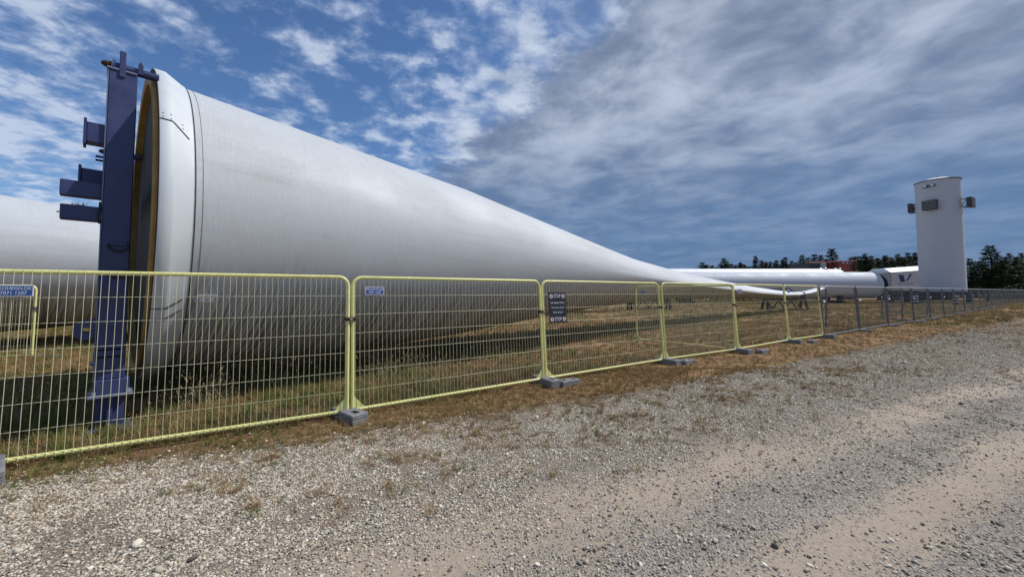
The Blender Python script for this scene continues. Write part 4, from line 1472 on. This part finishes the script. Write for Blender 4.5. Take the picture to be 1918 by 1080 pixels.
# ------------------------------------------------------------------ scatter: stones, grass
def proto_collection(name, meshes):
    c = bpy.data.collections.new(name)
    for i, me in enumerate(meshes):
        o = bpy.data.objects.new('%s_%02d' % (name, i), me)
        c.objects.link(o)
    return c


def scatter(name, coll, P, rot, scl, idx):
    n = len(P)
    me = bpy.data.meshes.new(name)
    me.vertices.add(n)
    me.vertices.foreach_set('co', P.astype(np.float32).ravel())
    for an, ty, dat in (('rot', 'FLOAT_VECTOR', rot), ('scl', 'FLOAT_VECTOR', scl), ('idx', 'INT', idx)):
        a = me.attributes.new(an, ty, 'POINT')
        a.data.foreach_set('vector' if ty == 'FLOAT_VECTOR' else 'value', dat.astype(np.float32 if ty != 'INT' else np.int32).ravel())
    o = link(name, me, kind='stuff')
    ng = bpy.data.node_groups.new(name + '_nodes', 'GeometryNodeTree')
    ng.interface.new_socket('Geometry', in_out='INPUT', socket_type='NodeSocketGeometry')
    ng.interface.new_socket('Geometry', in_out='OUTPUT', socket_type='NodeSocketGeometry')
    gi, go = ng.nodes.new('NodeGroupInput'), ng.nodes.new('NodeGroupOutput')
    ci = ng.nodes.new('GeometryNodeCollectionInfo')
    ci.inputs['Collection'].default_value = coll
    ci.inputs['Separate Children'].default_value = True
    ci.inputs['Reset Children'].default_value = True
    ip = ng.nodes.new('GeometryNodeInstanceOnPoints')
    ip.inputs['Pick Instance'].default_value = True

    def attr(nm, ty):
        a = ng.nodes.new('GeometryNodeInputNamedAttribute')
        a.data_type = ty
        a.inputs['Name'].default_value = nm
        return a.outputs['Attribute']
    ng.links.new(gi.outputs[0], ip.inputs['Points'])
    ng.links.new(ci.outputs[0], ip.inputs['Instance'])
    ng.links.new(attr('idx', 'INT'), ip.inputs['Instance Index'])
    ng.links.new(attr('rot', 'FLOAT_VECTOR'), ip.inputs['Rotation'])
    ng.links.new(attr('scl', 'FLOAT_VECTOR'), ip.inputs['Scale'])
    ng.links.new(ip.outputs[0], go.inputs[0])
    md = o.modifiers.new('scatter', 'NODES')
    md.node_group = ng
    return o


def stone_mesh(seed, m, sub=2):
    import bmesh
    rg = np.random.default_rng(seed)
    bm = bmesh.new()
    bmesh.ops.create_icosphere(bm, subdivisions=sub, radius=1.0)
    sc = np.array([1, rg.uniform(0.6, 0.9), rg.uniform(0.42, 0.68)])
    planes = [(rg.normal(size=3), rg.uniform(0.55, 0.85)) for _ in range(7)]
    for v in bm.verts:
        c = np.array(v.co)
        for nrm, dd in planes:
            nn = nrm / np.linalg.norm(nrm)
            e = c @ nn - dd
            if e > 0:
                c = c - nn * e * 0.85
        v.co = Vector(c * sc)
    me = bpy.data.meshes.new('stone')
    bm.to_mesh(me)
    bm.free()
    me.materials.append(MATS[m])
    if sub == 2:
        me.shade_smooth()
    return me


def view_points(n, y0, y1, power, xr=1.42, seed=0):
    """random ground points over the wedge the camera looks along; power<1 crowds them near"""
    rg = np.random.default_rng(seed)
    y = y0 + (y1 - y0) * rg.random(n) ** power
    x = (rg.random(n) * 2 - 1) * xr * y
    return x, y, rg


def wl(x, y):
    return x * RN[0] + y * RN[1], x * RD[0] + y * RD[1]


def scatter_stones():
    coll = proto_collection('stone_shapes', [stone_mesh(s, 'stone') for s in range(5)] + [stone_mesh(s + 20, 'stone_pale') for s in range(4)] +
                            [stone_mesh(s + 40, 'stone_pale', 1) for s in range(4)])
    Ps, Ss, Is = [], [], []
    for (n, y0, y1, pw, lo, hi, sd) in ((190000, 1.7, 6.5, 0.62, 0.0036, 0.0105, 1), (24000, 1.7, 8.0, 0.7, 0.010, 0.021, 2), (70000, 6.0, 16.0, 0.72, 0.012, 0.026, 3),
                                        (30000, 14.0, 42.0, 0.8, 0.018, 0.034, 4), (300, 1.9, 9.0, 0.75, 0.020, 0.036, 5)):
        x, y, rg = view_points(n, y0, y1, pw, seed=sd)
        w, l = wl(x, y)
        e = edge_w(l)
        k = vnoise(x, y, 1.3, 21)
        wn = w + 0.5 * (vnoise(x, y, 0.7, 22) - 0.5)
        sand = np.maximum.reduce([1 - smooth(np.abs(wn + 2.75), 0.25, 0.6), 1 - smooth(np.abs(wn + 1.45), 0.14, 0.35), 1 - smooth(np.abs(wn - 0.6), 0.2, 0.55), 0.7 * (1 - smooth(np.abs(wn + 4.2), 0.1, 0.24))])
        dens = (1 - 0.62 * sand) * (0.40 + 0.60 * smooth(k, 0.30, 0.62)) * (0.35 + 0.65 * smooth(vnoise(x, y, 5.5, 24), 0.35, 0.6))
        dens *= smooth(w - e, -0.5, 0.25) * 0.94 + 0.06
        dens *= 1 - 0.5 * smooth(l, 16, 45)
        keep = (rg.random(n) < dens) & (w > e - 1.2) & (w < 9)
        x, y, w = x[keep], y[keep], w[keep]
        m = len(x)
        r = lo + (hi - lo) * rg.random(m) ** 1.8
        z = ground_h(x, y) + 0.012 + r * rg.uniform(0.12, 0.42, m)
        Ps.append(np.stack([x, y, z], 1))
        Ss.append(np.stack([r * rg.uniform(0.85, 1.2, m), r * rg.uniform(0.85, 1.15, m), r * rg.uniform(0.8, 1.2, m)], 1))
        pale = rg.random(m) < (0.25 + 0.6 * (1 - smooth(w, -4.2, -2.2)))
        Is.append(np.where(pale, 5 + rg.integers(0, 4, m), rg.integers(0, 5, m)))
    for (n, y0, y1, pw, lo, hi, sd) in ((420000, 2.2, 8.5, 0.9, 0.0058, 0.0125, 71), (230000, 7.5, 18.0, 0.9, 0.009, 0.019, 72)):
        x, y, rg = view_points(n, y0, y1, pw, seed=sd)
        w, l = wl(x, y)
        e = edge_w(l)
        dens = smooth(-w + 0.8 * (vnoise(x, y, 0.9, 23) - 0.5), 2.3, 3.5) * (0.22 + 0.78 * smooth(vnoise(x, y, 2.2, 25, 5), 0.34, 0.56))
        dens *= smooth(w - e, -0.35, 0.35) * (1 - 0.6 * smooth(l, 12, 30))
        keep = rg.random(n) < dens
        x, y = x[keep], y[keep]
        m = len(x)
        q = lo + (hi - lo) * rg.random(m) ** 1.5
        Ps.append(np.stack([x, y, ground_h(x, y) + 0.012 + q * rg.uniform(0.1, 0.5, m)], 1))
        Ss.append(np.stack([q * rg.uniform(0.9, 1.35, m), q * rg.uniform(0.8, 1.1, m), q * rg.uniform(0.55, 1.0, m)], 1))
        Is.append(np.where(rg.random(m) < 0.72, 9 + rg.integers(0, 4, m), rg.integers(0, 5, m)))
    P, Sc, I = np.concatenate(Ps), np.concatenate(Ss), np.concatenate(Is)
    rot = np.stack([RNG.normal(size=len(P)) * 0.28, RNG.normal(size=len(P)) * 0.28, RNG.random(len(P)) * 6.283], 1)
    scatter('gravel_stones', coll, P, rot, Sc, I)


def tuft(seed, nb, h, spread, wdt, m, lean=0.5, heads=None):
    rg = np.random.default_rng(seed)
    g = MB()
    for _ in range(nb):
        a = rg.uniform(0, 6.283)
        r0 = spread * math.sqrt(rg.random())
        b0 = rg.uniform(0, 6.283)
        x0, y0 = r0 * math.cos(b0), r0 * math.sin(b0)
        hh = h * rg.uniform(0.45, 1.1)
        ln = lean * rg.uniform(0.2, 1.2)
        dx, dy = math.cos(a), math.sin(a)
        wx, wy = -dy * wdt, dx * wdt
        p = []
        for q, (f, wf) in enumerate(((0, 1), (0.55, 0.8), (1, 0.12))):
            off = ln * hh * f * f
            zz = hh * f * (1 - 0.25 * ln * f)
            p.append((x0 + dx * off - wx * wf, y0 + dy * off - wy * wf, zz))
            p.append((x0 + dx * off + wx * wf, y0 + dy * off + wy * wf, zz))
        g.add(p, [(0, 1, 3, 2), (2, 3, 5, 4)])
        if heads:
            c = Vector(p[4])
            d_ = Vector((dx * 0.5, dy * 0.5, 0.9)).normalized()
            s_ = heads * rg.uniform(0.6, 1.2)
            si = Vector((-dy, dx, 0))
            g.add([c, c + d_ * s_ * 0.5 + si * s_ * 0.16, c + d_ * s_, c + d_ * s_ * 0.5 - si * s_ * 0.16], [(0, 1, 2, 3)])
            s2 = Vector((dx, dy, -0.4))
            g.add([c, c + d_ * s_ * 0.5 + s2 * s_ * 0.16, c + d_ * s_, c + d_ * s_ * 0.5 - s2 * s_ * 0.16], [(0, 1, 2, 3)])
    return g.mesh('tuft', m)


def weed_mesh(seed, m, n=34, r=0.06, h=0.03):
    rg = np.random.default_rng(seed)
    g = MB()
    for _ in range(n):
        a, rr = rg.uniform(0, 6.28), r * math.sqrt(rg.random())
        c = Vector((rr * math.cos(a), rr * math.sin(a), h * rg.random()))
        t = Vector(rg.normal(size=3))
        t.z = abs(t.z) * 0.5
        t.normalize()
        s_ = rg.uniform(0.006, 0.016)
        b_ = t.cross(Vector(rg.normal(size=3))).normalized()
        g.add([c, c + t * s_ + b_ * s_ * 0.5, c + t * s_ * 2, c + t * s_ - b_ * s_ * 0.5], [(0, 1, 2, 3)])
    return g.mesh('weed', m)


def scatter_grass():
    dry = [tuft(1, 34, 0.13, 0.07, 0.0022, 'grass_dry', 0.9), tuft(2, 30, 0.10, 0.08, 0.0022, 'grass_russet', 1.1), tuft(3, 26, 0.20, 0.06, 0.0022, 'grass_dry', 0.7),
           weed_mesh(4, 'grass_russet', 40, 0.08, 0.05), weed_mesh(5, 'grass_dry', 36, 0.08, 0.04)]
    grn = [tuft(11, 36, 0.17, 0.07, 0.0028, 'grass_green', 0.8), tuft(12, 30, 0.26, 0.06, 0.0028, 'grass_green', 0.6), weed_mesh(13, 'grass_green', 46, 0.09, 0.06)]
    tal = [tuft(21, 9, 0.50, 0.05, 0.0016, 'grass_straw', 0.45, 0.06), tuft(22, 7, 0.62, 0.06, 0.0016, 'grass_straw', 0.5, 0.07)]
    flo = [tuft(31, 3, 0.16, 0.05, 0.0014, 'flower_yellow', 0.3, 0.022)]
    far = [tuft(41, 22, 0.22, 0.22, 0.006, 'grass_dry', 0.9), tuft(42, 20, 0.18, 0.25, 0.006, 'grass_russet', 1.0), tuft(43, 22, 0.26, 0.22, 0.006, 'grass_green', 0.8)]

    # signed distance to the fence line (positive on the camera side)
    fx = np.array([j[0] for j in J] + [g_[0] for g_ in GJ[1:]])
    fy = np.array([j[1] for j in J] + [g_[1] for g_ in GJ[1:]])

    def fence_d(x, y):
        yl = np.interp(x, fx, fy, left=None)
        yl = np.where(x < fx[0], fy[0] + (x - fx[0]) * 0.60, yl)
        return (yl - y) * 0.82

    def put(name, meshes, specs, dens_fn, sc_fn):
        c = proto_collection(name + '_shapes', meshes)
        P, Sc, I = [], [], []
        for (n, y0, y1, pw, sd) in specs:
            x, y, rg = view_points(n, y0, y1, pw, seed=sd)
            w, l = wl(x, y)
            keep = rg.random(n) < dens_fn(x, y, w, l, fence_d(x, y))
            x, y, w, l = x[keep], y[keep], w[keep], l[keep]
            m = len(x)
            s_ = sc_fn(x, y, w, l, fence_d(x, y), rg)
            z = np.where(w > edge_w(l) - 0.3, ground_h(x, y) + 0.008, field_fn(x, y)[..., 2] - 0.008)
            P.append(np.stack([x, y, z], 1))
            Sc.append(np.stack([s_ * rg.uniform(0.8, 1.2, m), s_ * rg.uniform(0.8, 1.2, m), s_ * rg.uniform(0.75, 1.25, m)], 1))
            I.append(rg.integers(0, len(meshes), m))
        P, Sc, I = np.concatenate(P), np.concatenate(Sc), np.concatenate(I)
        rot = np.stack([RNG.normal(size=len(P)) * 0.08, RNG.normal(size=len(P)) * 0.08, RNG.random(len(P)) * 6.283], 1)
        scatter(name, c, P, rot, Sc, I)

    def grow(x, y, w, l):           # 1 in the growth, fading over the gravel edge
        return smooth(edge_w(l) - w + 0.7 * (vnoise(x, y, 1.1, 33) - 0.5), -0.25, 0.35)

    def d_dry(x, y, w, l, fd):
        g_ = grow(x, y, w, l)
        spill = 0.42 * smooth(edge_w(l) + 2.6 - w, 0, 2.2) * smooth(vnoise(x, y, 3.1, 35, 5), 0.47, 0.60)
        right = 0.5 * smooth(l, 10, 26) * smooth(vnoise(x, y, 0.6, 36), 0.42, 0.6) * (w < -2)
        return np.maximum(np.maximum(g_ * smooth(vnoise(x, y, 1.2, 34), 0.25, 0.5), spill), right)

    def s_dry(x, y, w, l, fd, rg):
        return (0.55 + 0.5 * rg.random(len(x))) * np.where(fd > -0.12, np.where(x > -2.6, 0.62, 0.40), 0.95)

    def d_grn(x, y, w, l, fd):
        g_ = grow(x, y, w, l)
        left = 1 - smooth(x, -3.2, 1.5)
        base = np.maximum(smooth(vnoise(x, y, 0.55, 44), 0.50, 0.64) * 0.6, left * 1.0 * smooth(vnoise(x, y, 1.1, 45), 0.44, 0.60))
        near_f = np.exp(-((fd + 0.9) / 0.8) ** 2) * 0.5 * smooth(vnoise(x, y, 0.8, 47), 0.40, 0.55) * (x < 8)
        spill = 0.26 * smooth(edge_w(l) + 3.0 - w, 0, 2.4) * smooth(vnoise(x, y, 2.1, 46, 5), 0.53, 0.62)
        hug = 1.0 * np.exp(-((fd - 0.12) / 0.28) ** 2) * (1 - smooth(x, -3.2, -2.2)) * smooth(vnoise(x, y, 1.7, 48), 0.30, 0.5)
        return np.maximum(np.maximum(g_ * np.maximum(base, near_f) * np.where(fd > 0.9, 0.35, 1), spill), hug)

    def s_grn(x, y, w, l, fd, rg):
        return (0.5 + 0.55 * rg.random(len(x))) * np.where(fd > -0.12, 0.34, 0.85)

    put('dry_grass', dry, ((42000, 3.0, 9.0, 0.85, 51), (52000, 8.0, 22.0, 0.9, 52)), d_dry, s_dry)
    put('green_grass', grn, ((36000, 3.0, 9.0, 0.85, 53), (26000, 8.0, 20.0, 0.9, 54)), d_grn, s_grn)
    put('tall_grass', tal, ((9500, 3.2, 11.0, 0.9, 55),), lambda x, y, w, l, fd: 0.55 * (fd < -0.25) * (fd > -2.6) * smooth(vnoise(x, y, 0.9, 61), 0.45, 0.6) * (x < 1.5),
        lambda x, y, w, l, fd, rg: 0.65 + 0.4 * rg.random(len(x)))
    put('yellow_flowers', flo, ((5000, 4.0, 20.0, 0.9, 56),), lambda x, y, w, l, fd: 0.35 * (fd < 0.6) * grow(x, y, w, l) * smooth(vnoise(x, y, 0.5, 62), 0.45, 0.65),
        lambda x, y, w, l, fd, rg: 0.8 + 0.5 * rg.random(len(x)))
    put('far_grass', far, ((60000, 20.0, 80.0, 0.8, 57),), lambda x, y, w, l, fd: np.where(vnoise(x, y, 0.3, 63) > 0.36, 1, 0.4) * grow(x, y, w, l),
        lambda x, y, w, l, fd, rg: 0.55 + 0.5 * rg.random(len(x)))


scatter_stones()
scatter_grass()

# dried weeds caught on the frame's lower stub arm
for i, (a_, z_, sc_, lab) in enumerate(((-0.66, 2.80, 0.42, 'small clump of dried weeds lying on the lowest stub arm of the blue frame'),
                                       (-0.80, 2.70, 0.26, 'tiny tuft of dried weeds at the outer end of the lowest stub arm'))):
    p = BC + fp(a_, NP - 0.02, z_)
    t = thing('weed_clump', lab, 'dried weeds', p, (0, 0, 0.7 * i))
    a = link('stalks', tuft(81 + i, 40, 0.16, 0.13, 0.006, 'grass_green', 1.2), t)
    b_ = link('roots', weed_mesh(83 + i, 'grass_russet', 50, 0.12, 0.05), t)
    t.scale = (sc_ * 1.3, sc_ * 1.3, sc_)
